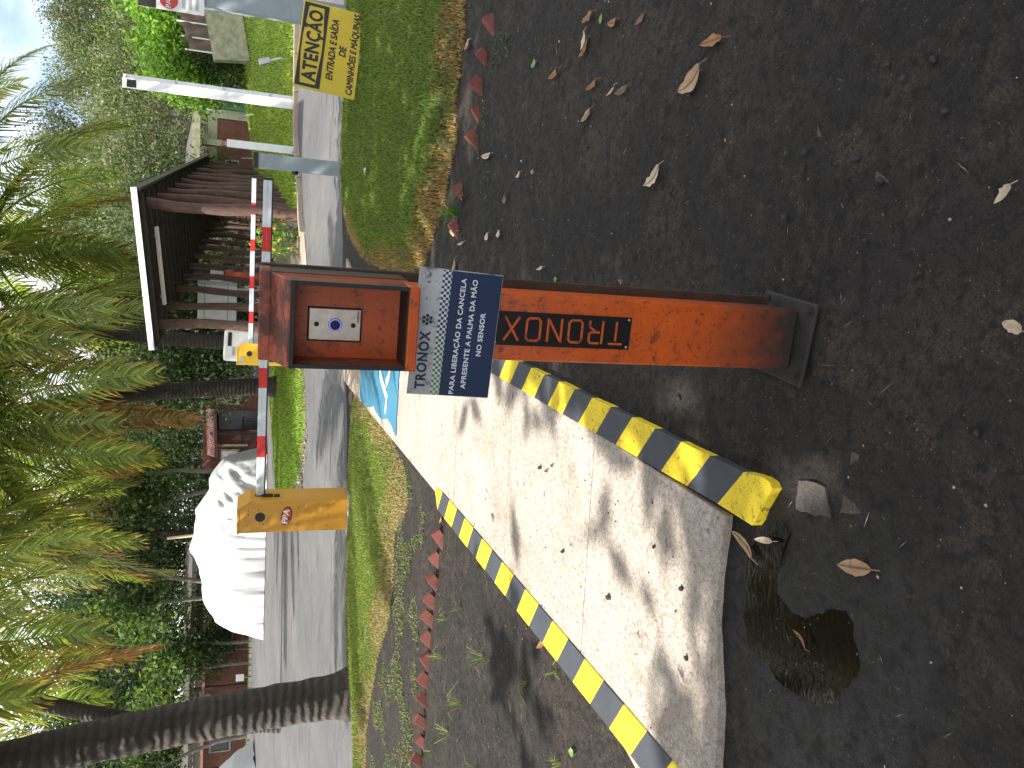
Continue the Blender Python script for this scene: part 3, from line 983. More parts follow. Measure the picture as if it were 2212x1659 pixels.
MB().box((0, -.005, 1.4295), (.2015, .1355, .026)).build('top_cover', M['orange_hood'], hs, bevel=.004)
# sensor
gsk = MB().box((-.012, -.0725, 1.277), (.078, .003, .122)).build('gasket', M['base_plate'], post)
spl = MB().box((-.012, -.0755, 1.277), (.072, .003, .115)).build('sensor_plate', M['stainless'], post, bevel=.001)
for dz in (-.041, .041):
    MB().tube([(-.012, -.0772, 1.277 + dz), (-.012, -.0782, 1.277 + dz)], .0056, 16).build('screw_cap', M['rubber'], spl)
MB().tube([(-.012, -.0772, 1.277), (-.012, -.0815, 1.277)], [.0155, .0145], 28).build('sensor_ring', M['steel'], spl, smooth=True)
mled, ntl, bl_ = new_mat('blue_led')
setc(ntl, bl_, (.02, .04, .3), .4)
bl_.inputs['Emission Color'].default_value = (.08, .14, 1, 1)
bl_.inputs['Emission Strength'].default_value = 0.7
MB().tube([(-.012, -.0817, 1.277), (-.012, -.0823, 1.277)], .0128, 28).build('led_ring', mled, spl)
MB().tube([(-.012, -.0825, 1.277), (-.012, -.0832, 1.277)], .0113, 28).build('sensor_eye', M['rubber'], spl)
text('maker_mark', 'intelbras', .0075, M['black_text'], spl, (.008, -.0773, 1.226), bold=.0001)
# name plate with stencilled letters, reading upwards
npl = MB().box((-.002, -.0722, .715), (.084, .004, .375)).build('name_plate', M['black_plate'], post, bevel=.0015)
SW = .0056
def strokes(ch):
    w, h = .036, .056
    if ch == 'T': return [((0, h), (w, h)), ((w / 2, 0), (w / 2, h - .009))]
    if ch == 'R': return [((0, 0), (0, h)), ((.009, h), (w - .006, h)), ((w - .006, h), (w, h - .006)), ((w, h - .006), (w, h * .52 + .004)), ((w, h * .52 + .004), (w - .006, h * .5)), ((w - .006, h * .5), (.009, h * .5)), ((w * .45, h * .5), (w, h * .26)), ((w, h * .26), (w, 0))]
    if ch == 'O': return [((.007, 0), (w / 2 - .002, 0)), ((w / 2 + .002, 0), (w - .007, 0)), ((w - .007, 0), (w, .007)), ((w, .007), (w, h - .007)), ((w, h - .007), (w - .007, h)), ((w - .007, h), (w / 2 + .002, h)), ((w / 2 - .002, h), (.007, h)), ((.007, h), (0, h - .007)), ((0, h - .007), (0, .007)), ((0, .007), (.007, 0))]
    if ch == 'N': return [((0, 0), (0, h)), ((.003, h - .004), (w - .003, .004)), ((w, 0), (w, h))]
    if ch == 'X': return [((0, 0), (w, h)), ((0, h), (w * .42, h * .58)), ((w * .58, h * .42), (w, 0))]
for i, ch in enumerate('TRONOX'):
    mb = MB()
    for (a0, a1), (b0, b1) in strokes(ch):
        z0 = .552 + i * .0565
        e = .5 * SW
        A_ = Vector((.026 - a1, -.0752, z0 + a0))
        B_ = Vector((.026 - b1, -.0752, z0 + b0))
        d_ = (B_ - A_).normalized() * e * .55
        mb.bar(A_ - d_, B_ + d_, SW, .0016, (0, 1, 0))
    mb.build('letter', M['orange_box'], npl)
for xx in (-.037, .034):
    for z_ in (.537, .893):
        MB().tube([(xx, -.0745, z_), (xx, -.0762, z_)], .0032, 10).build('rivet', M['steel'], npl)
# instruction sign
sg = empty('instruction_sign', (-.022, -.082, .995), (0, math.radians(2.3), 0))
sg.parent = post
def panel(name, x0, x1, z0, z1, y0, y1, mat, parent, bevel=0.0):
    return MB().box(((x0 + x1) / 2, (y0 + y1) / 2, (z0 + z1) / 2), (x1 - x0, abs(y1 - y0), z1 - z0)).build(name, mat, parent, bevel=bevel)
panel('backing', -.152, .152, -.102, .102, .0005, .0035, M['sign_white'], sg, .002)
panel('white_band', -.150, .150, .046, .100, -.0005, .0005, M['sign_white'], sg)
panel('dotted_band', -.150, .150, .024, .046, -.0006, .0005, M['halftone'], sg)
panel('navy_field', -.150, .150, -.100, .024, -.0007, .0005, M['navy'], sg)
text('lettering', 'TRONOX', .034, M['navy'], sg, (-.068, -.0012, .072), bold=.0011, fit=.136, spacing=1.12)
fl = MB()
for k in range(7):
    a_ = k * math.pi / 3
    cx_, cz_ = (0, 0) if k == 6 else (.0095 * math.cos(a_), .0095 * math.sin(a_))
    fl.tube([(cx_ + .030, -.0006, cz_ + .072), (cx_ + .030, -.0014, cz_ + .072)], .0042, 10)
fl.build('flower_emblem', M['navy'], sg)
text('lettering', 'PARA LIBERAÇÃO DA CANCELA', .0168, M['white_text'], sg, (-.006, -.0013, -.006), bold=.00035, sx=1.1, spacing=1.06)
text('lettering', 'APRESENTE A PALMA DA MÃO', .0168, M['white_text'], sg, (.002, -.0013, -.034), bold=.00035, sx=1.1, spacing=1.06)
text('lettering', 'NO SENSOR', .0168, M['white_text'], sg, (.004, -.0013, -.063), bold=.00035, sx=1.1, spacing=1.06)

# ================================================================== barrier gates
def barrier(loc, yaw, paint, w, dpt, h, label, L, bands, boom_z, boom_dir, logo, plinth):
    r = empty('barrier_gate', loc, (0, 0, yaw))
    tag(r, label, 'barrier', 'barrier gates across the driveway')
    MB().box((0, 0, -.02), (w + .12, dpt + .12, plinth * 2)).build('plinth', M['concrete_plain'], r, bevel=.01)
    z0 = plinth - .02
    prof = [(-w / 2, z0), (w / 2, z0), (w / 2, z0 + h - .125), (w / 2 - .085, z0 + h), (-w / 2, z0 + h)]
    cab = MB().prism(prof, -dpt / 2, dpt / 2).build('cabinet', paint, r, bevel=.004)
    lid = MB().prism([(-w / 2 - .006, z0 + h - .018), (w / 2 - .083, z0 + h - .018), (w / 2 - .083, z0 + h + .004), (-w / 2 - .006, z0 + h + .004)], -dpt / 2 - .006, dpt / 2 + .006).build('lid', paint, r, bevel=.003)
    MB().prism([(w / 2 - .088, z0 + h + .005), (w / 2 + .004, z0 + h - .122), (w / 2 + .004, z0 + h - .15), (w / 2 - .002, z0 + h - .15), (w / 2 - .002, z0 + h - .128), (w / 2 - .09, z0 + h - .005)], -dpt / 2 - .006, dpt / 2 + .006).build('sloping_cover', paint, r)
    yf = -dpt / 2
    MB().tube([(0, yf, z0 + h - .23), (0, yf - .004, z0 + h - .23)], .052, 26).build('round_cap', M['rubber'], r)
    scr = [(.07, .11), (.028, .11), (.085, .21), (.02, .21), (-.085, .26), (-.09, .10), (.10, .62), (-.10, .62), (.12, .93), (0, .94), (-.12, .93)]
    for sx_, sz_ in scr:
        if sz_ < h: MB().tube([(sx_, yf, z0 + h - sz_), (sx_, yf - .004, z0 + h - sz_)], .006, 8).build('screw', M['base_plate'], cab)
    if logo:
        bd = empty('maker_badge', (0, yf - .001, z0 + h - .50), (0, math.radians(8), 0))
        bd.parent = r
        for nm, ra, rb, yy, mt, ox in (('badge_rim', .108, .056, -.004, M['rubber'], .006), ('badge_face', .100, .050, -.006, M['sign_red'], 0)):
            vs = [(ra * math.cos(k * math.pi / 16) + ox, 0, rb * math.sin(k * math.pi / 16)) for k in range(32)]
            MB().add(vs + [(v[0], yy, v[2]) for v in vs], [tuple(range(32, 64))] + [(k, (k + 1) % 32, (k + 1) % 32 + 32, k + 32) for k in range(32)]).build(nm, mt, bd)
        text('badge_letters', 'PPA', .085, M['white_text'], bd, (-.004, -.0068, .006), bold=.0025, shear=.15, sx=1.15)
        vs = [(.020 * math.cos(k * math.pi / 8) - .018, 0, .016 * math.sin(k * math.pi / 8) - .030) for k in range(16)]
        MB().add([(v[0], -.0078, v[2]) for v in vs], [tuple(range(16))]).build('badge_globe', M['navy'], bd)
        MB().box((w / 2 + .012, -.03, z0 + h - .30), (.024, .055, .12)).build('side_latch', M['rubber'], r, bevel=.01)
        MB().box((w / 2 + .008, -.03, z0 + h - .40), (.016, .06, .06)).build('side_lock', M['rubber'], r, bevel=.004)
    else:
        MB().box((-.115, yf - .003, z0 + h - .09), (.085, .006, .085)).build('vent_plate', M['steel'], r)
        ps = empty('notice', (.02, yf - .002, z0 + h - .62))
        ps.parent = r
        panel('notice_sheet', -.17, .12, -.17, .17, -.003, 0, M['white_plastic'], ps)
        panel('notice_field', -.17, .12, -.17, .03, -.0045, -.003, M['navy'], ps)
        text('lettering', 'TRONOX', .065, M['navy'], ps, (-.03, -.0045, .10), bold=.001)
        for k in range(3):
            panel('lettering', -.12, .07, -.03 - k * .05, -.01 - k * .05, -.0055, -.0045, M['white_text'], ps)
    # boom
    bm_ = empty('boom', (w / 2 - .06, 0, boom_z), (0, 0, boom_dir))
    bm_.parent = r
    MB().box((.0, 0, 0), (.14, .07, .11)).build('boom_clamp', M['rubber'], bm_, bevel=.01)
    MB().box((L / 2, 0, .021), (L, .046, .039)).box((L / 2, 0, -.021), (L, .046, .039)).box((L / 2, 0, 0), (L, .036, .02)).build('boom_profile', M['alu'], bm_, bevel=.003)
    MB().box((L / 2, 0, -.047), (L, .040, .012)).build('rubber_strip', M['rubber'], bm_)
    MB().box((L + .008, 0, -.004), (.02, .052, .10)).build('end_cap', M['rubber'], bm_, bevel=.004)
    for a_, b_ in bands:
        MB().box(((a_ + b_) / 2, 0, .0206), (b_ - a_, .0475, .0400)).box(((a_ + b_) / 2, 0, -.0206), (b_ - a_, .0475, .0400)).build('red_band', M['red_band'], bm_)
    return r
yaw1 = math.radians(-14)
g1 = barrier((-1.44, 8.80, zg(8.8) + .05), yaw1, M['cab_orange'], .36, .35, 1.14, 'amber barrier cabinet with an oval maker badge on the turf strip', 3.38, [(.51, .75), (1.28, 1.495), (2.0, 2.225), (2.69, 2.93)], .945, math.radians(-2), True, .05)
g2 = barrier((.46, 15.75, zg(15.7) + .02), math.radians(2), M['cab_yellow'], .40, .35, 1.10, 'yellow barrier cabinet with a blue notice beyond the driveway', 3.28, [(.46, .69), (1.14, 1.375), (1.86, 2.09), (2.57, 2.8)], .915, math.radians(-1.2), False, .08)

# ================================================================== posts and signs on the right
def steel_post(name, loc, w, d, h, mat, label, yaw=0.0, lean=0.0, cat='post', flange=True, top=None):
    r = empty(name, loc, (0, lean, yaw))
    tag(r, label, cat)
    MB().box((0, 0, h / 2), (w, d, h)).build('shaft', mat, r, bevel=.008)
    if flange:
        MB().box((w / 2 + .035, d * .4, h / 2), (.07, .012, h)).build('flange', mat, r)
        k = .6
        while k < h:
            MB().box((w / 2 + .03, d * .2, k), (.06, .04, .02)).build('bracket', M['steel'], r)
            k += .95
    if top: MB().box((0, -.004, h + .012), (w + .01, d + .01, .05)).build('top_cap', top, r)
    return r
rest = steel_post('boom_rest_post', (2.60, 9.70, zg(9.7) - .03), .165, .12, 1.10, M['grey_metal'], 'grey steel boom rest post with a black bumper at the bank edge', math.radians(-6), 0, 'post', False, M['rubber'])
MB().tube([(-.082, -.0, .66), (-.12, -.0, .66)], [.045, .03], 14).build('bumper', M['rubber'], rest, smooth=True, scale=(1, 1, 1.0))
cp_ = steel_post('channel_post', (6.08, 17.75, zg(17.7)), .20, .18, 3.50, M['white_metal'], 'tall white steel channel post at the lawn kerb', math.radians(-20), 0, 'post', True, None)
steel_post('channel_post', (4.98, 17.45, zg(17.4)), .16, .16, 1.45, M['white_metal'], 'short white steel post behind the grey boom rest', math.radians(-15), 0, 'post', False, None)
big = steel_post('gantry_post', (4.33, 9.45, zg(9.4)), .23, .16, 4.2, M['grey_metal'], 'broad grey steel post carrying a stop notice', math.radians(-10), 0, 'post', True, None)
st = empty('stop_notice', (-.03, -.095, 1.98))
st.parent = big
panel('notice_sheet', -.20, .20, -.30, .38, -.004, .004, M['white_plastic'], st)
panel('notice_header', -.20, .20, .20, .38, -.006, -.004, M['base_plate'], st)
MB().tube([(-.09, -.006, .07), (-.09, -.008, .07)], .095, 26).build('stop_disc', M['sign_red'], st)
text('lettering', 'PARE', .075, M['white_text'], st, (-.09, -.0085, .07), bold=.001)
for k in range(3): panel('lettering', -.16, -.02, -.10 - k * .07, -.065 - k * .07, -.0055, -.004, M['steel'], st)

panel('dark_opening', -.075, .075, 3.24, 3.42, -.094, -.088, M['base_plate'], cp_)
# warning sign
wsn = empty('warning_sign', (3.50, 8.36, zg(8.36) + .06), (0, 0, math.radians(12)))
tag(wsn, 'yellow ATENÇÃO sign warning of trucks and machines on the shaded bank', 'sign')
MB().box((-.04, .03, .16), (.115, .05, .42)).build('leg', M['steel'], wsn, bevel=.005)
MB().box((.42, .03, .16), (.10, .05, .42)).build('leg', M['steel'], wsn, bevel=.005)
wp = empty('sign_face', (.0, 0, .365), (0, math.radians(6.0), 0))
wp.parent = wsn
panel('plate', -.52, .52, -.315, .315, 0, .012, M['sign_yellow'], wp, .004)
for nm, bx in (('top', (-.495, .495, .285, .303)), ('bot', (-.495, .495, .05, .075)), ('lft', (-.495, -.462, .075, .285)), ('rgt', (.462, .495, .075, .285))):
    panel('black_border', bx[0], bx[1], bx[2], bx[3], -.003, 0, M['black_text'], wp)
# border widens towards the corners
for s in (-1, 1):
    MB().add([(s * .462, -.003, .285), (s * .462, -.003, .255), (s * .10, -.003, .285)], [(0, 1, 2)]).build('black_border', M['black_text'], wp)
    MB().add([(s * .462, -.003, .075), (s * .462, -.003, .10), (s * .10, -.003, .075)], [(0, 1, 2)]).build('black_border', M['black_text'], wp)
text('lettering', 'ATENÇÃO', .195, M['black_text'], wp, (0, -.002, .168), bold=.007, fit=.80, spacing=1.1)
text('lettering', 'ENTRADA E SAÍDA', .098, M['black_text'], wp, (0, -.002, -.035), bold=.003, shear=.2, fit=.70)
text('lettering', 'DE', .098, M['black_text'], wp, (0, -.002, -.14), bold=.0035, shear=.2)
text('lettering', 'CAMINHÕES E MÁQUINAS', .092, M['black_text'], wp, (0, -.002, -.25), bold=.003, shear=.2, fit=.96)

# lawn lights
for (lx, ly, hh, tl, lb) in ((8.05, 20.2, .55, .35, 'leaning square-headed lawn light on the bright lawn'), (9.1, 28.0, .55, .4, 'thin leaning lawn light in front of the brick house'), (9.6, 35.5, .55, .1, 'white lawn light by the foot of the brick wall'), (8.9, 34.5, .55, .25, 'white lawn light nearer the shelter side of the brick wall')):
    r = empty('lawn_light', (lx, ly, float(lawn_z(np.array([lx]), np.array([ly]))[0])), (0, -tl, 0))
    tag(r, lb, 'lawn light', 'lawn lights')
    MB().tube([(0, 0, 0), (0, 0, hh * .55)], .022, 8).build('stake', M['white_metal'], r)
    MB().box((0, 0, hh * .8), (.14 if hh > .5 and ly < 22 else .05, .12 if ly < 22 else .05, hh * .5)).build('lamp_head', M['steel'], r, bevel=.01)

# ================================================================== brick edging
def edging(pts, group, label, size, spread):
    me = MB().box((0, 0, 0), (size, size * .55, size * 1.9)).mesh('edging_brick', bevel=.004)
    me.materials.append(M['brick_red'])
    for i, (bx, by) in enumerate(pts):
        o = link('edging_brick', me, loc=(bx, by, zg(by) + .003 + random.uniform(-.018, .012)), rot=(random.uniform(-.3, .3), math.radians(random.uniform(34, 60)), random.uniform(-.6, .3)), scale=(random.uniform(.8, 1.1), random.uniform(.8, 1.2), 1))
        tag(o, label, 'brick', group)
edging([(2.42, 4.34), (2.15, 4.44), (1.99, 4.55), (1.84, 4.62), (1.68, 4.68), (1.53, 4.70), (1.27, 5.0), (1.03, 5.05)], 'tilted bricks below the shaded bank', 'half-buried tilted red brick in the row below the shaded bank', .072, 0)
edging([(-1.1, 5.28), (-1.28, 5.37), (-1.43, 5.39), (-1.59, 5.44), (-1.72, 5.47), (-1.89, 5.51), (-2.04, 5.51), (-2.20, 5.55), (-2.36, 5.57), (-2.53, 5.61), (-2.69, 5.63), (-2.84, 5.66), (-3.0, 5.69)], 'tilted bricks on the weedy side', 'half-buried tilted red brick in the row on the weedy dirt', .080, 0)

# ================================================================== fallen leaves and litter
def camray(px, py):
    dx, dy = px - 1106, py - 829.5
    d_, l_ = cr * dx + sr * dy, -sr * dx + cr * dy
    v = fwd * FPX - upv * d_ - rt * l_
    return v
def on_ground(px, py):
    v = camray(px, py)
    t = 1.0 / FPX
    lo, hi = .2 / FPX, 60.0 / FPX
    for _ in range(60):
        m_ = (lo + hi) / 2
        p_ = np.array([0, 0, CAM_H]) + v * m_
        if p_[2] > zg(p_[1]): lo = m_
        else: hi = m_
    return p_
def leaf_mesh(L, W, curl, seed, lobes=0.0):
    r_ = random.Random(seed)
    n, V, F = 9, [], []
    bend = r_.uniform(-.25, .25)
    for i in range(n):
        t = i / (n - 1)
        w_ = W * .5 * (math.sin(math.pi * min(1, t * .93 + .05)) ** .8) * (1 + lobes * r_.uniform(-.5, .5))
        if i == n - 1: w_ = .0006
        if i == 0: w_ = .0012
        xx = (t - .5) * L
        cy = bend * W * math.sin(math.pi * t)
        zz_ = .004 + curl * L * (abs(t - .5) * 2) ** 2 * .5 + r_.uniform(-.002, .002)
        e1, e2 = r_.uniform(.1, .45) * curl * 2, r_.uniform(.1, .45) * curl * 2
        V += [(xx, cy - w_, zz_ + w_ * e1 + .001), (xx, cy - w_ * .5, zz_ + w_ * e1 * .3), (xx, cy, zz_ - .0008), (xx, cy + w_ * .5, zz_ + w_ * e2 * .3), (xx, cy + w_, zz_ + w_ * e2 + .001)]
    for i in range(n - 1):
        for k in range(4):
            a_ = i * 5 + k
            F.append((a_, a_ + 1, a_ + 6, a_ + 5))
    m_ = MB().add(V, F)
    m_.tube([(-L * .5 - L * .18, 0, .004), (-L * .5, 0, .004 + curl * L * .5)], .0011, 5)
    return m_.mesh('dry_leaf', smooth=True)
# pixel of the 2212-wide view, length and width in metres, heading, colour, shape, description
LEAVES = [
 (1500, 170, .15, .066, 1.25, 'leaf_tan', .16, .25, 'largest tan leaf with a dark midrib on the open dirt'),
 (1548, 92, .125, .036, 1.75, 'leaf_orange', .22, .5, 'curled rust-brown leaf beside the largest tan leaf'),
 (1416, 380, .115, .050, 1.05, 'leaf_pale', .15, .5, 'ragged yellowish leaf with a stalk on bare dirt'),
 (1278, 38, .13, .036, 1.65, 'leaf_orange', .2, .55, 'notched copper leaf above the folded pale and orange pair'),
 (1268, 88, .085, .040, .55, 'leaf_pale', .25, .3, 'pale half of a folded leaf pair on the dirt'),
 (1268, 106, .095, .040, .9, 'leaf_orange', .2, .3, 'orange half of a folded leaf pair on the dirt'),
 (1332, 48, .10, .032, 1.8, 'leaf_orange', .25, .2, 'two-tone yellow and rust leaf near the small green leaf'),
 (1205, 160, .125, .034, 1.55, 'leaf_orange', .35, .1, 'tightly rolled rust leaf'),
 (1287, 185, .105, .026, 1.45, 'leaf_orange', .3, .4, 'narrow pale-tipped rust leaf'),
 (1327, 197, .085, .014, 1.35, 'leaf_pale', .2, .3, 'thin shrivelled pale leaf'),
 (1350, 196, .105, .030, 1.6, 'leaf_brown', .15, .1, 'dark speckled brown leaf beside the thin shrivelled one'),
 (1272, 250, .095, .036, 1.2, 'leaf_tan', .12, .1, 'oval tan leaf with dark tip'),
 (1390, 42, .075, .024, 1.4, 'leaf_brown', .2, .5, 'crumpled dark brown leaf'),
 (1304, 42, .04, .028, .3, 'leaf_green', .1, .1, 'small round fresh green leaf'),
 (1158, 140, .065, .036, 1.5, 'leaf_green', .1, .1, 'green leaf near the brick edging'),
 (1055, 335, .20, .034, 1.75, 'leaf_pale', .05, .1, 'long grey-green strap leaf by the brick row'),
 (1126, 378, .06, .030, 1.3, 'leaf_pale', .3, .2, 'small pale curled leaf'),
 (1156, 372, .05, .026, 1.9, 'leaf_tan', .3, .2, 'small buff leaf beside a pale curled one'),
 (1081, 508, .085, .044, 1.7, 'leaf_pale', .12, .05, 'round-ended tan leaf below the turf tip'),
 (1056, 510, .085, .040, 1.3, 'leaf_pale', .15, .1, 'blotched whitish leaf below the turf tip'),
 (1096, 426, .085, .050, 1.2, 'leaf_brown', .3, .4, 'crumpled brown leaf with green edge'),
 (1018, 98, .16, .050, 1.6, 'leaf_tan', .12, .1, 'broad tan leaf lying against the brown grass fringe'),
 (1000, 525, .16, .016, 1.6, 'leaf_pale', .05, .1, 'long straw-coloured strip at the grass tuft'),
 (1004, 425, .11, .036, 1.9, 'leaf_brown', .35, .3, 'curled brown leaf at the edge of the bank'),
 (985, 500, .13, .055, 1.7, 'leaf_pale', .2, .2, 'pale leaf tucked into the spiky tuft'),
 (1173, 580, .075, .018, 1.5, 'leaf_pale', .25, .4, 'bleached twisted leaf beside the post'),
 (1205, 603, .045, .030, 1.6, 'leaf_green', .12, .2, 'small green leaf beside the post'),
 (1349, 608, .045, .018, 1.9, 'leaf_orange', .4, .5, 'tiny crumpled orange leaf beside the post'),
 (1612, 1176, .125, .030, 2.15, 'leaf_tan', .1, .05, 'slender tan leaf at the end of the striped kerb'),
 (1660, 1166, .085, .020, 1.45, 'leaf_pale', .15, .05, 'small pale leaf floating at the puddle edge'),
 (1858, 1225, .115, .042, 1.45, 'leaf_tan', .12, .15, 'broad wet tan leaf beyond the puddle'),
 (1738, 1378, .06, .014, 2.3, 'leaf_orange', .3, .3, 'thin curled leaf lying in the puddle'),
 (2182, 420, .05, .022, .9, 'leaf_pale', .4, .4, 'dry seed husk on the darkest dirt'),
 (2204, 706, .05, .026, 2.0, 'leaf_pale', .4, .5, 'pale husk cluster on the darkest dirt'),
 (957, 1122, .09, .03, .9, 'leaf_orange', .2, .1, 'rusty leaf against the far end of the left kerb'),
 (1176, 1388, .11, .036, .8, 'leaf_orange', .2, .1, 'orange leaf against the outside of the left kerb'),
 (1240, 1626, .06, .036, 1.3, 'leaf_green', .1, .1, 'pale green leaf on the sunlit dirt'),
 (820, 372, .30, .075, 1.9, 'leaf_pale', .12, .1, 'large pale dry leaf resting on the shaded turf'),
 (1205, 1015, .05, .02, 1.2, 'leaf_brown', .2, .1, 'small brown leaf on the striped kerb'),
 (985, 690 - 110, .14, .06, .6, 'leaf_tan', .2, .3, 'tan leaf on the dark gap beside the bank tip'),
]
for i, (px, py, L, W, hd, mt, curl, lob, lb) in enumerate(LEAVES):
    p_ = on_ground(px, py)
    me = leaf_mesh(L, W, curl, i, lob)
    me.materials.append(M[mt])
    zo = .008
    if lb.startswith('large pale dry leaf'): zo = .13
    if 'on the striped kerb' in lb: zo = .05
    if 'broad tan leaf lying' in lb: zo = .02
    o = link('dry_leaf', me, loc=(p_[0], p_[1], zg(p_[1]) + zo), rot=(random.uniform(-.1, .1), random.uniform(-.1, .1), math.pi - hd + math.pi / 2 * 0))
    tag(o, lb, 'leaf')
    if L > .09:
        rr_ = [me.vertices[k * 5 + 2].co + Vector((0, 0, .0012)) for k in range(9)]
        MB().tube(rr_, [.0014] * 8 + [.0004], 5).build('midrib', M['leaf_brown'], o)

# dark fallen fruit
fm = bmesh.new()
bmesh.ops.create_icosphere(fm, subdivisions=2, radius=.011)
for v in fm.verts:
    v.co *= 1 + .35 * mnoise.noise(v.co * 90)
    v.co.z *= .75
fme = bpy.data.meshes.new('fallen_fruit')
fm.to_mesh(fme)
fm.free()
fme.materials.append(M['fruit'])
for px, py in ((1925, 140), (2022, 130), (1855, 345), (1992, 592), (1796, 603), (2116, 935), (1490, 1270), (1432, 298), (1272, 318), (1905, 392), (1958, 172), (1700, 470), (1640, 700), (1560, 720), (1285, 700), (1470, 860), (1370, 560), (1745, 330), (1875, 520), (2050, 240), (1180, 1010), (1430, 1180), (1230, 1190), (1330, 1290), (1500, 1420)):
    p_ = on_ground(px, py)
    s_ = random.uniform(.6, 1.15)
    on_path = xl(p_[1]) < p_[0] < xr(p_[1]) and p_[1] > 2.2
    o = link('fallen_fruit', fme, loc=(p_[0], p_[1], zg(p_[1]) + (.034 if on_path else .008)), rot=(random.random(), random.random(), random.random() * 6), scale=(s_ * random.uniform(.8, 1.3), s_, s_))
    tag(o, 'small shrivelled black fruit on the concrete ramp' if on_path else 'small shrivelled black fruit lying on the dark dirt', 'fruit', 'fallen black fruit on the ramp' if on_path else 'fallen black fruit on the dirt')

# grit, husks and twigs nobody could count
def litter(name, poly, n, smin, smax, cols, label, twig=.25, dz=0.004):
    p_ = sample_poly(poly, n)
    s_ = rng.uniform(smin, smax, n) * (rng.random(n) ** 1.5 * .8 + .4)
    tw = rng.random(n) < twig
    a_ = rng.random(n) * math.pi * 2
    lx = np.where(tw, s_ * 5, s_)
    ly = np.where(tw, s_ * .25, s_ * rng.uniform(.5, 1, n))
    base = np.array([[1, 0, 0], [0, 1, 0], [-1, 0, 0], [0, -1, 0], [0, 0, .8], [0, 0, -.5]])
    V = np.zeros((n, 6, 3))
    ca, sa = np.cos(a_), np.sin(a_)
    X_ = base[None, :, 0] * lx[:, None]
    Y_ = base[None, :, 1] * ly[:, None]
    V[:, :, 0] = p_[:, 0:1] + X_ * ca[:, None] - Y_ * sa[:, None]
    V[:, :, 1] = p_[:, 1:2] + X_ * sa[:, None] + Y_ * ca[:, None]
    V[:, :, 2] = zgv(p_[:, 1])[:, None] + dz + base[None, :, 2] * np.minimum(lx, ly)[:, None]
    f = np.array([[0, 1, 4], [1, 2, 4], [2, 3, 4], [3, 0, 4], [1, 0, 5], [2, 1, 5], [3, 2, 5], [0, 3, 5]])
    F_ = (np.arange(n)[:, None, None] * 6 + f[None]).reshape(-1, 3)
    c_ = np.array(cols)[rng.integers(0, len(cols), n)] * rng.uniform(.6, 1.3, (n, 1))
    o = link(name, mesh_np(name, V.reshape(-1, 3), F_, np.repeat(c_, 6, 0)), M['litter'])
    tag(o, label, 'litter', kind='stuff')
M['litter'] = foliage('litter_bits', 0.0, .8, 0)
litter('grit', [(-2.4, 1.15), (2.4, 1.15), (3.3, 4.9), (1.0, 4.9), (.35, 3.2), (-.1, 2.0), (-1.3, 2.0), (-2.6, 4.8)], 5200, .0016, .0042, [(.05, .045, .04), (.12, .10, .08), (.03, .028, .028), (.30, .24, .17), (.02, .02, .02)], 'fine grit and broken twigs strewn over the dirt', .22)
litter('grit', [(-2.4, 1.15), (2.4, 1.15), (3.0, 4.7), (1.0, 4.7), (.35, 3.2), (-.1, 2.0), (-1.3, 2.0)], 430, .003, .008, [(.34, .25, .14), (.18, .10, .06), (.28, .30, .10), (.5, .45, .36)], 'seed husks and leaf scraps strewn over the dirt', .2)
litter('grit', [(-.95, 6.1), (-1.15, 3.6), (-1.5, 2.4), (-4, 3.6), (-4.4, 6.2), (-2.4, 6.4)], 3500, .002, .007, [(.06, .05, .045), (.14, .11, .09), (.24, .18, .12), (.03, .03, .03)], 'twigs and crumbs over the weedy dirt', .3)
litter('grit', [(xl(2.3), 2.3), (xr(2.3), 2.3), (xr(6.4), 6.4), (xl(6.4), 6.4)], 420, .002, .006, [(.05, .04, .05), (.10, .08, .07)], 'dark crumbs scattered on the concrete ramp', .1, .031)
litter('grit', [(-.6, 13.9), (-1.1, 13.7), (-2.1, 14.5), (-3.0, 17.0), (-2.6, 17.4), (-1.8, 15.0), (-1.0, 14.3)], 600, .01, .035, [(.30, .24, .18), (.45, .40, .33), (.10, .09, .08)], 'dry leaf litter along the island edge', .3, .03)

# ================================================================== buildings and shelter
def at(px, py, Y_):
    v = camray(px, py)
    return Vector(np.array([0, 0, CAM_H]) + v * (Y_ / v[1]))

SH_YAW = math.radians(-17)
sh = empty('rustic_shelter', (3.32, 15.85, zg(15.85)), (0, 0, SH_YAW))
tag(sh, 'long open shelter with crooked wooden posts and a white-edged roof', 'shelter')
RISE, SL = .033, 21.0
def roof_z(lx): return 2.90 + lx * .085
roof = MB().add([(.2, -.55, roof_z(.2) + .06), (-2.75, -.55, roof_z(-2.75) + .06), (-2.75, SL, roof_z(-2.75) + .06), (.2, SL, roof_z(.2) + .06),
                 (.2, -.55, roof_z(.2) + .10), (-2.75, -.55, roof_z(-2.75) + .10), (-2.75, SL, roof_z(-2.75) + .10), (.2, SL, roof_z(.2) + .10)],
                [(0, 1, 2, 3), (7, 6, 5, 4), (0, 4, 5, 1), (1, 5, 6, 2), (2, 6, 7, 3), (3, 7, 4, 0)]).build('roof', M['roof_dark'], sh)
MB().bar((.23, -.575, roof_z(.23) + .05), (-2.78, -.575, roof_z(-2.78) + .05), .03, .10).build('white_fascia', M['white_metal'], sh)
for s, lx in ((1, .2), (-1, -2.75)):
    MB().bar((lx, -.55, roof_z(lx) + .02), (lx, SL, roof_z(lx) + .02), .05, .14).build('eave_board', M['beam_wood'], sh)
k = 0
yy = -.3
while yy < SL:
    MB().bar((.12, yy, roof_z(.12)), (-2.68, yy, roof_z(-2.68)), .10, .12).build('cross_beam', M['beam_wood'], sh)
    yy += .82
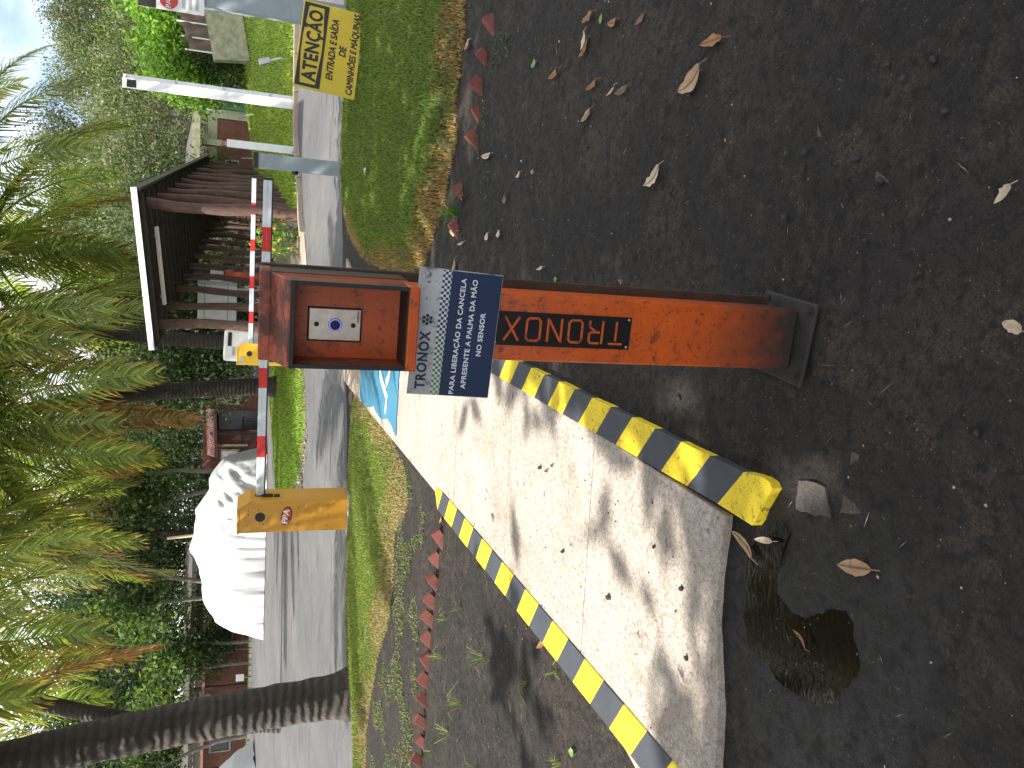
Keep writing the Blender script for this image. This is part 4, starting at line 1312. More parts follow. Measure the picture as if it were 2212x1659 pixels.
def crooked(h, r0, seed, lean=.04):
    r_ = random.Random(seed)
    n = 7
    px_, py_ = r_.uniform(-lean, lean), r_.uniform(-lean, lean)
    pts = [(px_ * math.sin(i * 1.1 + seed) + r_.uniform(-.012, .012), py_ * math.cos(i * .9 + seed) + r_.uniform(-.012, .012), h * i / (n - 1)) for i in range(n)]
    rad = [r0 * (1.12 - .22 * i / (n - 1)) * r_.uniform(.92, 1.08) for i in range(n)]
    return MB().tube(pts, rad, 10)
for row, lx in ((0, -.08), (1, -2.38)):
    ly, i = 0.0, 0
    while ly < SL - .5:
        wy = 15.85 + ly * math.cos(SH_YAW) - lx * math.sin(SH_YAW) * 0
        gz = zg(wy + (.7 if row else 0)) - zg(15.85)
        crooked(roof_z(lx) - gz - .04, .105 if i == 0 else .085, i * 7 + row, .05).build('post', M['dark_wood'], sh, smooth=True, loc=(lx, ly, gz - .02))
        ly += 1.75
        i += 1
lf = MB().box((0, 0, 0), (1.55, .16, .07)).build('strip_light', M['white_plastic'], sh, loc=(-1.35, .55, roof_z(-1.35) - .12), rot=(0, -.085, 0), bevel=.015)
for xx in (-.6, .6): MB().box((xx, 0, .04), (.04, .18, .03)).build('clip', M['steel'], lf)

# grey signboard, orange totem and white cabinet behind the gate
sb_ = empty('signboard', (1.95, 22.2, zg(22.2)))
tag(sb_, 'back of a pale grey ribbed metal signboard beside the shelter posts', 'signboard')
panel('board', -.64, .64, 1.14, 2.12, -.02, .02, M['grey_board'] if 'grey_board' in M else M['white_metal'], sb_)
for xx in (-.62, -.05, .55, .62): panel('rib', xx - .018, xx + .018, 1.13, 2.13, -.05, -.02, M['steel'], sb_)
for z_ in (1.36, 1.95): panel('rail', -.64, .64, z_ - .015, z_ + .015, -.045, -.02, M['steel'], sb_)
for xx in (-.45, .45): panel('leg', xx - .03, xx + .03, 0, 1.14, -.02, .03, M['steel'], sb_)
tt = empty('totem_sign', (3.02, 24.2, zg(24.2)))
tag(tt, 'orange totem sign with a white header seen between the shelter posts', 'sign')
panel('body', -.20, .20, 0, 1.46, -.06, .06, M['orange_box'], tt, .01)
panel('header', -.20, .20, 1.50, 1.86, -.05, .05, M['white_plastic'], tt, .01)
wc = empty('white_cabinet', (.67, 18.1, zg(18.1)), (0, .03, 0))
tag(wc, 'white moulded plastic cabinet with recessed slots behind the yellow barrier', 'cabinet')
panel('body', -.34, .34, 0, 1.42, -.25, .25, M['white_plastic'], wc, .05)
panel('upper_slot', -.02, .28, 1.26, 1.34, -.256, -.24, M['base_plate'], wc)
panel('side_slot', -.22, -.04, 1.18, 1.24, -.256, -.24, M['steel'], wc)
panel('lower_door', .0, .30, .72, .88, -.256, -.24, M['steel'], wc)

# brick house on the right
HY = 40.0
hz0 = zg(HY) - .1
bh = empty('brick_house', (11.2, HY, hz0))
tag(bh, 'single-storey red brick house with cream columns behind the lawn', 'house')
a_ = at(470, 253, HY)
ztop = a_.z - hz0
xR, xL = a_.x - 11.2, -3.6
panel('brick_wall', xL, xR, 0, ztop, 0, .25, M['brick_wall'], bh)
panel('side_wall', xR - .25, xR, 0, ztop, .25, 6, M['brick_wall'], bh)
panel('corner_column', xR - .05, xR + .36, 0, ztop + .5, -.05, .3, M['cream'], bh)
panel('ring_beam', xL, xR - .05, ztop, ztop + .42, -.04, .28, M['cream'], bh)
cx_ = at(500, 324, HY).x - 11.2
panel('column', cx_ - .14, cx_ + .14, 0, ztop + .62, -1.0, -.7, M['cream'], bh)
hy_ = panel('hydrant_plate', cx_ - .13, cx_ + .13, 1.55, 1.85, -1.012, -1.0, M['sign_red'], bh)
for xx in (-.06, .04): panel('hydrant_letter', cx_ + xx, cx_ + xx + .03, 1.60, 1.80, -1.018, -1.012, M['white_text'], hy_)
panel('hydrant_letter', cx_ - .05, cx_ + .06, 1.685, 1.715, -1.018, -1.012, M['white_text'], hy_)
ex_ = empty('fire_extinguisher', (cx_ + 11.2, HY - 1.1, hz0 + 1.15))
tag(ex_, 'red fire extinguisher hanging on the cream column of the brick house', 'extinguisher')
MB().tube([(0, 0, 0), (0, 0, .02), (0, 0, .30), (0, 0, .36)], [.06, .09, .09, .04], 12).build('cylinder', M['sign_red'], ex_, smooth=True)
MB().box((0, 0, .385), (.05, .04, .05)).tube([(.02, 0, .38), (.12, -.03, .30), (.11, -.05, .12)], .014, 6).build('valve_hose', M['rubber'], ex_)
rf = MB().add([(xL - 1, -1.5, ztop + .62), (xR - .35, -1.5, ztop + .72), (xR - .35, 5, ztop + 1.5), (xL - 1, 5, ztop + 1.5), (xL - 1, -1.5, ztop + .92), (xR - .35, -1.5, ztop + .95), (xR - .35, 5, ztop + 1.8), (xL - 1, 5, ztop + 1.8)],
              [(0, 1, 2, 3), (7, 6, 5, 4), (0, 4, 5, 1), (1, 5, 6, 2), (2, 6, 7, 3), (3, 7, 4, 0)]).build('roof', M['roof_dark'], bh)
MB().bar((xL - 1, -1.54, ztop + .78), (xR - .32, -1.54, ztop + .84), .05, .34).build('fascia', M['moss_wall'], rf)
for py0, py1 in ((346, 368), (373, 396)):
    x0, x1 = at(500, py1, HY).x - 11.2, at(500, py0, HY).x - 11.2
    w_ = panel('window', x0, x1, at(516, 360, HY).z - hz0, at(487, 360, HY).z - hz0, -.05, 0, M['cream'], bh)
    panel('pane', x0 + .06, x1 - .06, at(516, 360, HY).z - hz0 + .06, at(487, 360, HY).z - hz0 - .06, -.06, -.05, M['glass'], w_)
for i in range(9):
    x0 = at(463, 396, HY).x - 11.2 + i * .14
    MB().tube([(x0, -.5, at(463, 370, HY).z - hz0), (x0, -.06, at(463, 370, HY).z - hz0 + .12)], .07, 8).build('eave_tile', M['tile'], bh)
# green garden gate beside it
gg = empty('garden_gate', (xR + 11.2 + .75, HY - .3, zg(HY)))
tag(gg, 'green-framed garden gate between the brick house and the shrubs', 'gate')
for xx in (-.36, .36): panel('stile', xx - .05, xx + .05, 0, 1.75, -.03, .03, M['green_paint'], gg)
for z_ in (.1, .8, 1.72): panel('rail', -.31, .31, z_ - .04, z_ + .04, -.03, .03, M['green_paint'], gg)
for xx in (-.2, -.1, 0, .1, .2): panel('bar', xx - .01, xx + .01, .14, 1.68, -.01, .01, M['green_paint'], gg)

# mossy wall with a shade cloth
wl_ = empty('retaining_wall', (0, 0, 0))
tag(wl_, 'mossy cream retaining wall topped with a brown shade cloth', 'wall')
WY = 26.0
A0, A1 = at(461, 128, WY), at(430, -40, WY)
B0, B1 = at(540, 132, WY), at(512, -40, WY)
MB().add([B0, B1, A1, A0, B0 + Vector((0, .25, 0)), B1 + Vector((0, .25, 0)), A1 + Vector((0, .25, 0)), A0 + Vector((0, .25, 0))],
         [(0, 1, 2, 3), (7, 6, 5, 4), (0, 4, 5, 1), (1, 5, 6, 2), (2, 6, 7, 3), (3, 7, 4, 0)]).build('wall', M['moss_wall'], wl_)
C0, C1 = at(404, 106, WY), at(362, -40, WY)
V, F = [], []
nx_, nz_ = 28, 10
for i in range(nx_ + 1):
    for j in range(nz_ + 1):
        u_, v_ = i / nx_, j / nz_
        bt = (A0 + Vector((-.0, 0, 0))).lerp(A1, u_) + Vector((.25 * (1 - u_), 0, 0))
        tp = C0.lerp(C1, u_) - Vector((0, 0, .10 * abs(math.sin(u_ * math.pi * 5))))
        p_ = bt.lerp(tp, v_)
        p_.y += .12 + .05 * mnoise.noise((u_ * 9, v_ * 3, 1)) + .03 * math.sin(u_ * 34 + v_ * 4)
        V.append(p_)
for i in range(nx_):
    for j in range(nz_):
        a_ = i * (nz_ + 1) + j
        F.append((a_, a_ + 1, a_ + nz_ + 2, a_ + nz_ + 1))
MB().add(V, F).build('shade_cloth', M['brown_cloth'], wl_, smooth=True)
for u_ in (.02, .22, .45, .7):
    p_ = C0.lerp(C1, u_)
    MB().tube([(p_.x, p_.y + .12, p_.z - .9), (p_.x, p_.y + .12, p_.z + .06)], .025, 8).build('cloth_post', M['white_metal'], wl_)

# small tiled house behind the boom
HY2 = 36.0
h0 = zg(HY2)
th = empty('tiled_house', (-2.4, HY2, h0))
tag(th, 'small red brick house with a faded pink tiled roof under the palms', 'house')
panel('brick_wall', -1.9, 2.4, 0, 1.95, .0, .2, M['brick_wall'], th)
panel('side_wall', -1.9, -1.7, 0, 1.95, .2, 4, M['brick_wall'], th)
e0, e1 = at(466, 988, HY2 - 1.2), at(464, 884, HY2 - 1.2)
t0, t1 = at(444, 960, HY2 + .4), at(443, 886, HY2 + .4)
rt_ = MB().add([e0 - Vector((-2.4, HY2, h0)), e1 - Vector((-2.4, HY2, h0)), t1 - Vector((-2.4, HY2, h0)), t0 - Vector((-2.4, HY2, h0)),
                e0 - Vector((-2.4, HY2, h0 + .06)), e1 - Vector((-2.4, HY2, h0 + .06)), t1 - Vector((-2.4, HY2, h0 + .06)), t0 - Vector((-2.4, HY2, h0 + .06))],
               [(0, 1, 2, 3), (7, 6, 5, 4), (0, 4, 5, 1), (1, 5, 6, 2), (2, 6, 7, 3), (3, 7, 4, 0)]).build('roof', M['tile'], th)
me_t = MB().tube([(0, 0, 0), (0, 1.5, .42)], .065, 7).mesh('roof_tile')
me_t.materials.append(M['tile'])
o0 = e0 - Vector((-2.4, HY2, h0))
o1 = e1 - Vector((-2.4, HY2, h0))
nt_ = 26
slope = (t0 - e0)
for i in range(nt_):
    p_ = o0.lerp(o1, (i + .5) / nt_)
    MB().tube([p_ + Vector((0, -.03, .02)), p_ + Vector((0, (t1 - e1).y, (t1 - e1).z + .02))], .036, 7).build('roof_tile', M['tile'], rt_)
panel('ridge_wall', -1.6, 2.4, 1.95, 2.25, .05, .2, M['brick_wall'], th)
panel('window_frame', -1.55, -.75, .75, 1.5, -.05, 0, M['cream'], th)
panel('window_pane', -1.48, -.82, .82, 1.43, -.06, -.05, M['white_plastic'], th)
panel('pier', -.62, -.52, .4, 1.75, -.06, 0, M['cream'], th)
panel('shutter', 1.2, 2.0, .7, 1.75, -.05, 0, M['moss_wall'], th)
panel('dark_door', .1, .95, 0, 1.75, -.04, 0, M['glass'], th)
for i in range(9): panel('railing_bar', -.4 + i * .12, -.38 + i * .12, .1, .62, -.9, -.88, M['base_plate'], th)
panel('railing_top', -.45, .65, .60, .65, -.92, -.86, M['base_plate'], th)
for xx in (-1.75, .0, 2.2): panel('porch_post', xx - .06, xx + .06, 0, 1.9, -1.1, -.98, M['beam_wood'], th)
panel('plain_gable', 1.5, 2.5, 1.95, 2.9, .1, .25, M['cream'], th)

# long brick building on the left
BY = 39.0
b0 = zg(BY)
lb_ = empty('long_brick_building', (-14, BY, b0))
tag(lb_, 'long low brick building with a dark overhanging roof behind the verge', 'building')
panel('brick_wall', -9, 6.2, 0, 2.1, 0, .25, M['brick_wall'], lb_)
panel('ring_beam', -9, 6.3, 2.1, 2.45, -.05, .3, M['cream'], lb_)
MB().bar((-9, -.95, 2.02), (6.3, -.95, 2.02), .12, .12).build('eave_tiles', M['tile'], lb_)
MB().add([(-9, -1.0, 2.55), (6.5, -1.0, 2.55), (6.5, 3, 3.2), (-9, 3, 3.2), (-9, -1.0, 2.42), (6.5, -1.0, 2.42), (6.5, 3, 3.05), (-9, 3, 3.05)],
         [(0, 1, 2, 3), (7, 6, 5, 4), (0, 4, 5, 1), (1, 5, 6, 2), (2, 6, 7, 3), (3, 7, 4, 0)]).build('roof', M['roof_dark'], lb_)
MB().bar((-9, -1.04, 2.5), (6.5, -1.04, 2.5), .05, .20).build('fascia', M['beam_wood'], lb_)
for xx in (-8.2, -4.2, -.4, 3.1, 6.0): panel('porch_post', xx - .08, xx + .08, 0, 2.42, -.98, -.82, M['dark_wood'], lb_)
for xx in (-6.4, -3.2, 1.5):
    w_ = panel('window', xx - .6, xx + .6, .8, 1.75, -.05, 0, M['cream'], lb_)
    panel('pane', xx - .54, xx + .54, .86, 1.69, -.06, -.05, M['glass'], w_)
panel('door', 3.9, 4.8, 0, 1.95, -.04, 0, M['glass'], lb_)
bb_ = empty('blue_box', (-9.45, BY - .12, b0 + 1.25))
tag(bb_, 'small bright blue plastic box on the dark wall of the long brick building', 'box')
panel('body', -.13, .13, 0, .22, -.1, .1, M['blue_plastic'], bb_, .02)
panel('lid', -.14, .14, .222, .25, -.11, .11, M['blue_plastic'], bb_, .01)
sgn = empty('verge_sign', (-13.85, 37.6, zg(37.6) + .05))
tag(sgn, 'tiny white notice on a stake in the far verge', 'sign')
panel('notice_sheet', -.16, .16, .25, .6, -.01, .01, M['white_plastic'], sgn)
panel('stake', -.015, .015, 0, .25, -.01, .01, M['steel'], sgn)

# ================================================================== covered heaps
def heap(name, prof, Yc, depth, label, seed, cat='tarpaulin', group=None):
    xs_ = [p_[0] for p_ in prof]
    hs_ = [p_[1] for p_ in prof]
    na, nb = 90, 56
    V, F = [], []
    for i in range(na + 1):
        u_ = i / na
        X_ = xs_[0] + (xs_[-1] - xs_[0]) * u_
        h_ = float(np.interp(X_, xs_, hs_))
        for j in range(nb + 1):
            v_ = j / nb * 2 - 1
            yl = v_ * depth / 2 * (1.06 - .10 * abs(2 * u_ - 1) ** 3)
            s_ = max(0, 1 - abs(v_) ** 3.2) ** .55
            fold = 1 - abs(v_) ** 4
            zz_ = h_ * s_
            n1 = mnoise.noise((X_ * .9 + seed, v_ * 1.4, seed))
            # sharp creases: ridged noise, stretched down the sides
            n2 = 1 - abs(mnoise.noise((X_ * 1.7 + v_ * 1.6 + zz_ * 1.1 + seed, v_ * 1.6 - zz_ * .9, 3 + seed))) * 2
            n3 = 1 - abs(mnoise.noise((X_ * 3.8 - v_ * 2 - zz_ * 2.2 + seed, v_ * 2.0 + zz_ * 1.4, 9 + seed))) * 2
            side = min(1, (abs(v_) * 1.25) ** 2)
            push = (.13 * n2 + .09 * n3) * (.25 + .75 * side) * (.4 + 1.2 * abs(n1))
            V.append((X_ + .05 * n3 * side, Yc + yl + math.copysign(push, v_), zg(Yc + yl) + max(.0, zz_ * (1 + .06 * n1) + .05 * n2 * (1 - side)) + (.03 if abs(v_) > .99 else 0)))
    for i in range(na):
        for j in range(nb):
            a_ = i * (nb + 1) + j
            F.append((a_, a_ + nb + 1, a_ + nb + 2, a_ + 1))
    o = MB().add(V, F).build(name, M['tarp'], None, smooth=False)
    o.data.polygons.foreach_set('use_smooth', [True] * len(o.data.polygons))
    tag(o, label, cat, group)
    return o
prof = []
for px, py in ((560, 975), (487, 989), (457, 1029), (457, 1054), (430, 1099), (427, 1129), (420, 1162), (416, 1184), (425, 1215), (435, 1242), (437, 1251), (447, 1296), (467, 1334), (500, 1349), (560, 1354)):
    q = at(px, py, 28.2)
    prof.append((q.x, max(.05, q.z - zg(28.2))))
prof = prof[::-1]
heap('covered_heap', prof, 28.2, 3.0, 'large white tarpaulin draped over a heap on the driveway', 2.3, 'tarpaulin', 'tarpaulin heaps')
stk = MB().tube([at(425, 1156, 28.6), at(361, 1163, 28.6)], .045, 8).build('wooden_pole', M['wood_light'])
tag(stk, 'pale wooden pole sticking up out of the tarpaulin heap', 'pole')
heap('covered_heap', [(-17.2, .1), (-16.6, 1.1), (-15.8, 1.45), (-15.2, 1.4), (-14.75, .8), (-14.5, .05)], 31.2, 2.4, 'smaller white cover over a parked load by the long brick building', 5.1, 'tarpaulin', 'tarpaulin heaps')

# lattice mast far behind
mast = empty('lattice_mast', (37.6, 200, 0))
tag(mast, 'thin steel lattice mast far behind the trees', 'mast')
mb = MB()
for i in range(17):
    z0, z1 = 20 + i * 2.6, 20 + (i + 1) * 2.6
    cs = [(-1.2, -1.2), (1.2, -1.2), (1.2, 1.2), (-1.2, 1.2)]
    for k in range(4):
        (a0, a1), (c0, c1) = cs[k], cs[(k + 1) % 4]
        mb.bar((a0, a1, z0), (a0, a1, z1), .14)
        mb.bar((a0, a1, z0), (c0, c1, z1), .08)
        mb.bar((a0, a1, z0), (c0, c1, z0), .08)
    if i % 4 == 1: mb.bar((-2.4, 0, z0), (2.4, 0, z0), .10)
mb.build('lattice', M['steel'], mast)
MB().box((0, 0, 10), (2.4, 2.4, 20)).build('mast_foot', M['steel'], mast)

# ================================================================== palms
def frond_mesh(name, L, e0, e1, leafl, w, base_col, tip_col, droop, seed, npair=85, twist=.0, pw=1.15):
    r_ = np.random.default_rng(seed)
    n = 26
    pts = [np.zeros(3)]
    tang = []
    for i in range(n):
        t = i / (n - 1)
        e = math.radians(e0 + (e1 - e0) * t ** pw)
        lat = .18 * math.sin(t * 2.2) * (1 if seed % 2 else -1)
        d_ = np.array([math.cos(e) * math.cos(lat), math.cos(e) * math.sin(lat), math.sin(e)])
        tang.append(d_)
        if i < n - 1: pts.append(pts[-1] + d_ * L / (n - 1))
    pts, tang = np.array(pts), np.array(tang)
    mb = MB().tube(pts, [.05 * (1 - .88 * i / (n - 1)) for i in range(n)], 5, cap=False)
    V = [np.array(mb.v)]
    F4 = [np.array(mb.f)]
    nv = len(mb.v)
    rc = np.array(base_col) * .5 + np.array((.40, .30, .08)) * .5
    C = [np.repeat(rc[None], nv, 0)]
    F3 = []
    for side in (-1, 1):
        for k in range(npair):
            if r_.random() < .08: continue
            t = .16 + .84 * (k + r_.random() * .6) / npair
            if t >= 1: t = .995
            f = t * (n - 1)
            i0 = int(f)
            fr = f - i0
            b_ = pts[i0] * (1 - fr) + pts[min(i0 + 1, n - 1)] * fr
            T = tang[i0]
            S = np.cross(T, np.array([0, 0, 1.0]))
            if np.linalg.norm(S) < .05: S = np.array([0, 1.0, 0])
            S = S / np.linalg.norm(S) * side
            Nn = np.cross(S, T) * side
            if Nn[2] < 0: Nn = -Nn
            l_ = leafl * (math.sin(math.pi * min(.97, t * .80 + .16)) ** .7) * r_.uniform(.85, 1.1)
            d1 = S * .85 + T * (.38 + .55 * t) + Nn * .12 + r_.normal(0, .11, 3)
            d1 /= np.linalg.norm(d1)
            dr = droop * r_.uniform(.55, 1.35)
            d2 = d1 * (1 - dr) + np.array([0, 0, -1.0]) * dr
            d2 /= np.linalg.norm(d2)
            d3 = d1 * (1 - dr * 1.35) + np.array([0, 0, -1.0]) * dr * 1.35
            d3 /= np.linalg.norm(d3)
            wv = np.cross(d1, Nn)
            wv /= np.linalg.norm(wv) + 1e-9
            m1 = b_ + d1 * l_ * .35
            m2 = m1 + d2 * l_ * .35
            tp = m2 + d3 * l_ * .30
            hw = w * .5
            base_i = nv
            V.append(np.array([b_ - wv * hw * .6, b_ + wv * hw * .6, m1 + wv * hw, m1 - wv * hw, m2 + wv * hw * .75, m2 - wv * hw * .75, tp]))
            F4.append(np.array([[base_i, base_i + 1, base_i + 2, base_i + 3], [base_i + 3, base_i + 2, base_i + 4, base_i + 5]]))
            F3.append([base_i + 5, base_i + 4, base_i + 6])
            br = r_.uniform(.5, 1.5)
            mixt = r_.uniform(.1, .9) * (.4 + t * .8)
            bc, tc = np.array(base_col) * br, np.array(tip_col) * br
            cc = lambda q: bc * (1 - min(1, q)) + tc * min(1, q)
            C.append(np.array([cc(0), cc(0), cc(.15 * mixt), cc(.15 * mixt), cc(.7 * mixt), cc(.7 * mixt), cc(1.2 * mixt)]))
            nv += 7
    me = mesh_np(name, np.concatenate(V), [np.concatenate(F4), np.array(F3)], np.concatenate(C))
    me.materials.append(M['frond'])
    return me
GR, YL, BR = (0.175, 0.245, 0.065), (0.58, 0.43, 0.075), (0.24, 0.13, 0.06)
DKG = (0.17, 0.235, 0.07)
FR = {
 'young': [frond_mesh('frond', 5.0, 72, 0, 1.0, .036, GR, YL, .22, 1, 105), frond_mesh('frond', 5.2, 58, -20, 1.0, .036, GR, YL, .28, 2, 105)],
 'mid': [frond_mesh('frond', 5.4, 38, -58, 1.05, .037, GR, YL, .34, 3, 110), frond_mesh('frond', 5.5, 24, -66, 1.08, .037, GR, YL, .40, 4, 110), frond_mesh('frond', 5.2, 44, -48, 1.05, .037, (0.22, 0.28, .05), YL, .34, 5, 110)],
 'old': [frond_mesh('frond', 5.3, 2, -80, 1.02, .036, DKG, (0.42, .34, .07), .45, 6, 105), frond_mesh('frond', 5.2, -15, -84, 1.0, .036, GR, (0.46, .26, .05), .48, 7, 105)],
 'dead': [frond_mesh('frond', 4.6, -40, -88, .80, .040, (0.13, .072, .045), (0.28, .11, .04), .62, 8, 75), frond_mesh('frond', 4.4, -52, -90, .75, .038, BR, (.36, .15, .045), .7, 9, 75)],
}
def palm(base, top, r0, r1, specs, label, scale=1.0, seed=1):
    """specs: list of (kind, azimuth in degrees)"""
    bz = zg(base[1]) - .05
    root = empty('coconut_palm', (base[0], base[1], bz))
    tag(root, label, 'palm tree', 'coconut palms')
    tp = Vector(top) - Vector((base[0], base[1], bz))
    n = 40
    r_ = random.Random(seed)
    pts, rad = [], []
    for i in range(n):
        t = i / (n - 1)
        bendx = math.sin(t * math.pi) * tp.x * -.12
        pts.append((tp.x * t ** 1.3 + bendx, tp.y * t, tp.z * t))
        flare = 1 + .35 * max(0, 1 - t * 14)
        rad.append((r0 + (r1 - r0) * t) * flare * (1 + .03 * math.sin(i * 2.1) + r_.uniform(-.015, .015)))
    MB().tube(pts, rad, 16).build('trunk', M['palm_bark'], root, smooth=True)
    for i, (kind, azd) in enumerate(specs):
        ms = FR[kind]
        link('frond', ms[i % len(ms)], parent=root, loc=(tp.x, tp.y, tp.z - .05 + .25 * r_.random()), rot=(r_.uniform(-.08, .08), r_.uniform(-.08, .08), math.radians(azd)), scale=scale * r_.uniform(.9, 1.1))
    return root
def fan(k0, k1, n, kinds=('mid', 'old')):
    return [(kinds[i % len(kinds)], k0 + (k1 - k0) * i / (n - 1)) for i in range(n)]
def crown(seed, n=22, extra=()):
    r_ = random.Random(seed)
    out = []
    for i in range(n):
        a_ = i * 137.5 + r_.uniform(-12, 12)
        q = i / n
        kind = 'young' if q < .22 else 'mid' if q < .58 else 'old' if q < .92 else 'dead'
        out.append((kind, a_))
    return out + list(extra)
palm((-3.42, 8.5), (-3.78, 8.1, 5.0), .225, .17, crown(3, 14) + fan(-70, 40, 9, ('mid', 'old', 'mid')), 'leaning dark palm trunk rising beside the turf strip', .62, 3)
palm((-.22, 21.6), (-1.05, 21.2, 7.5), .24, .15, crown(5, 24) + fan(-175, -5, 14), 'palm standing on the turf island behind the far boom', 1.12, 5)
palm((.82, 19.6), (1.2, 19.9, 7.5), .19, .13, crown(8, 18) + fan(-178, -110, 6, ('mid', 'old')) + fan(-100, -2, 8, ('mid', 'young')), 'palm trunk rising close beside the shelter roof', .84, 8)
palm((3.2, 25.5), (3.7, 25.3, 8.6), .2, .14, crown(11, 22) + fan(-172, 0, 14, ('mid', 'mid', 'old')), 'palm behind the shelter roof', 1.15, 11)
palm((-6.4, 33.5), (-5.4, 32.6, 10.3), .2, .14, crown(14, 20) + fan(-170, -10, 10, ('old', 'dead', 'mid')), 'palm with rust-coloured dead fronds beyond the tarpaulin heap', 1.3, 14)
palm((-7.9, 18.5), (-5.6, 17.6, 7.6), .2, .14, crown(17, 20) + fan(-120, 20, 10), 'palm arching over the driveway beyond the leaning palm', 1.0, 17)

# ================================================================== broadleaf trees
def crown_pts(seed, R, H, ncl, per, spread):
    r_ = np.random.default_rng(seed)
    d_ = r_.normal(0, 1, (ncl, 3))
    d_ /= np.linalg.norm(d_, axis=1)[:, None]
    rad = r_.random(ncl) ** .45
    c_ = d_ * rad[:, None] * np.array([R, R, H / 2])
    c_ += r_.normal(0, .12, (ncl, 3)) * R
    p_ = np.repeat(c_, per, 0) + r_.normal(0, 1, (ncl * per, 3)) * spread * r_.uniform(.6, 1.3, (ncl, 1)).repeat(per, 0)
    return c_, p_
def leaf_cards(p_, size, cols, seed, aspect=.5, up=.35):
    r_ = np.random.default_rng(seed)
    n = len(p_)
    d_ = r_.normal(0, 1, (n, 3))
    d_[:, 2] -= .25
    d_ /= np.linalg.norm(d_, axis=1)[:, None]
    nr = r_.normal(0, 1, (n, 3))
    nr[:, 2] += up * 3
    s_ = np.cross(d_, nr)
    s_ /= np.linalg.norm(s_, axis=1)[:, None] + 1e-9
    L = size * r_.uniform(.6, 1.35, n)
    V = np.zeros((n, 4, 3))
    V[:, 0] = p_
    V[:, 1] = p_ + d_ * (L * .45)[:, None] + s_ * (L * aspect * .5)[:, None]
    V[:, 2] = p_ + d_ * L[:, None]
    V[:, 3] = p_ + d_ * (L * .45)[:, None] - s_ * (L * aspect * .5)[:, None]
    q = np.arange(n * 4).reshape(n, 4)
    c_ = np.array(cols)[r_.integers(0, len(cols), n)] * r_.uniform(.6, 1.4, (n, 1))
    return V.reshape(-1, 3), q, np.repeat(c_, 4, 0)
def tree_proto(seed, H, R, crown_h, ncl, per, spread, leaf, cols, trunk_r, limbs=14, aspect=.5):
    c_, p_ = crown_pts(seed, R, crown_h, ncl, per, spread)
    zc = H - crown_h / 2
    c_[:, 2] += zc
    p_[:, 2] += zc
    V, q, C = leaf_cards(p_, leaf, cols, seed, aspect)
    cm = mesh_np('crown', V, q, C)
    cm.materials.append(M['leaf'])
    r_ = random.Random(seed)
    mb = MB()
    fork = H - crown_h * .85
    lean = (r_.uniform(-.4, .4), r_.uniform(-.4, .4))
    mb.tube([(0, 0, -.4), (lean[0] * .3, lean[1] * .3, fork * .5), (lean[0], lean[1], fork), (lean[0] * 1.3, lean[1] * 1.3, H - crown_h * .3)], [trunk_r * 1.15, trunk_r, trunk_r * .8, trunk_r * .25], 8)
    for i in range(limbs):
        e = c_[r_.randrange(len(c_))]
        z0 = r_.uniform(fork * .9, H - crown_h * .4)
        a_ = Vector((lean[0] * z0 / H * 1.3, lean[1] * z0 / H * 1.3, z0))
        m_ = a_.lerp(Vector(e), .5) + Vector((r_.uniform(-.3, .3), r_.uniform(-.3, .3), r_.uniform(0, .5)))
        mb.tube([a_, m_, Vector(e)], [trunk_r * .42, trunk_r * .28, trunk_r * .08], 6)
    tm = mb.mesh('trunk', smooth=True)
    tm.materials.append(M['bark'])
    return tm, cm
GREY_G = [(0.105, 0.13, 0.06), (0.08, 0.11, 0.045), (0.13, 0.15, 0.075), (0.17, 0.17, 0.10)]
MID_G = [(0.07, 0.12, 0.03), (0.09, 0.15, 0.035), (0.055, 0.095, 0.028), (0.14, 0.17, 0.05)]
DARK_G = [(0.030, 0.055, 0.022), (0.04, 0.07, 0.026), (0.024, 0.045, 0.02), (0.06, 0.085, 0.035)]
LIME_G = [(0.14, 0.27, 0.035), (0.18, 0.32, 0.045), (0.10, 0.20, 0.03)]
PROTO = {
 'grey': [tree_proto(21, 8, 2.8, 5.6, 105, 72, .40, .20, GREY_G, .14, 18), tree_proto(22, 8, 2.5, 6.0, 90, 72, .40, .20, GREY_G, .12, 18), tree_proto(23, 8, 3.1, 5.0, 100, 72, .40, .20, GREY_G, .13, 20)],
 'mid': [tree_proto(31, 8, 2.9, 5.8, 110, 72, .40, .21, MID_G, .14), tree_proto(32, 8, 2.6, 5.4, 95, 72, .40, .21, MID_G, .13)],
 'dark': [tree_proto(41, 9, 3.0, 6.6, 120, 76, .40, .20, DARK_G, .12), tree_proto(42, 9, 2.6, 6.0, 95, 76, .40, .20, DARK_G, .11)],
 'lime': [tree_proto(51, 4.6, 1.5, 3.2, 60, 44, .30, .26, LIME_G, .07, 8, .42), tree_proto(52, 4.4, 1.7, 2.9, 60, 44, .30, .26, LIME_G, .07, 8, .42)],
}
LBL = {'grey': ('hill_tree', 'grey-green scrubby tree on the wooded hill', 'trees on the wooded hill'),
       'mid': ('hill_tree', 'mid-green leafy tree on the wooded hill', 'leafy trees on the hill'),
       'dark': ('shade_tree', 'dark green tree behind the palms and the long brick building', 'dark trees at the back'),
       'lime': ('leafy_shrub', 'bright lime-green leafy shrub behind the retaining wall', 'lime-green shrubs')}
def tree(kind, i, loc, s, rz=None, label=None, sz=None, group=None):
    tm, cm = PROTO[kind][i % len(PROTO[kind])]
    nm, lb, gp = LBL[kind]
    r = empty(nm, loc, (0, 0, random.uniform(0, 6.28) if rz is None else rz))
    r.scale = (s, s, sz or s)
    tag(r, label or lb, 'shrub' if kind == 'lime' else 'tree', group or gp)
    link('trunk', tm, parent=r)
    link('crown', cm, parent=r)
    return r
def hz_at(x_, y_): return float(hill_z(np.array([x_]), np.array([y_]))[0])
random.seed(99)
n_t = 0
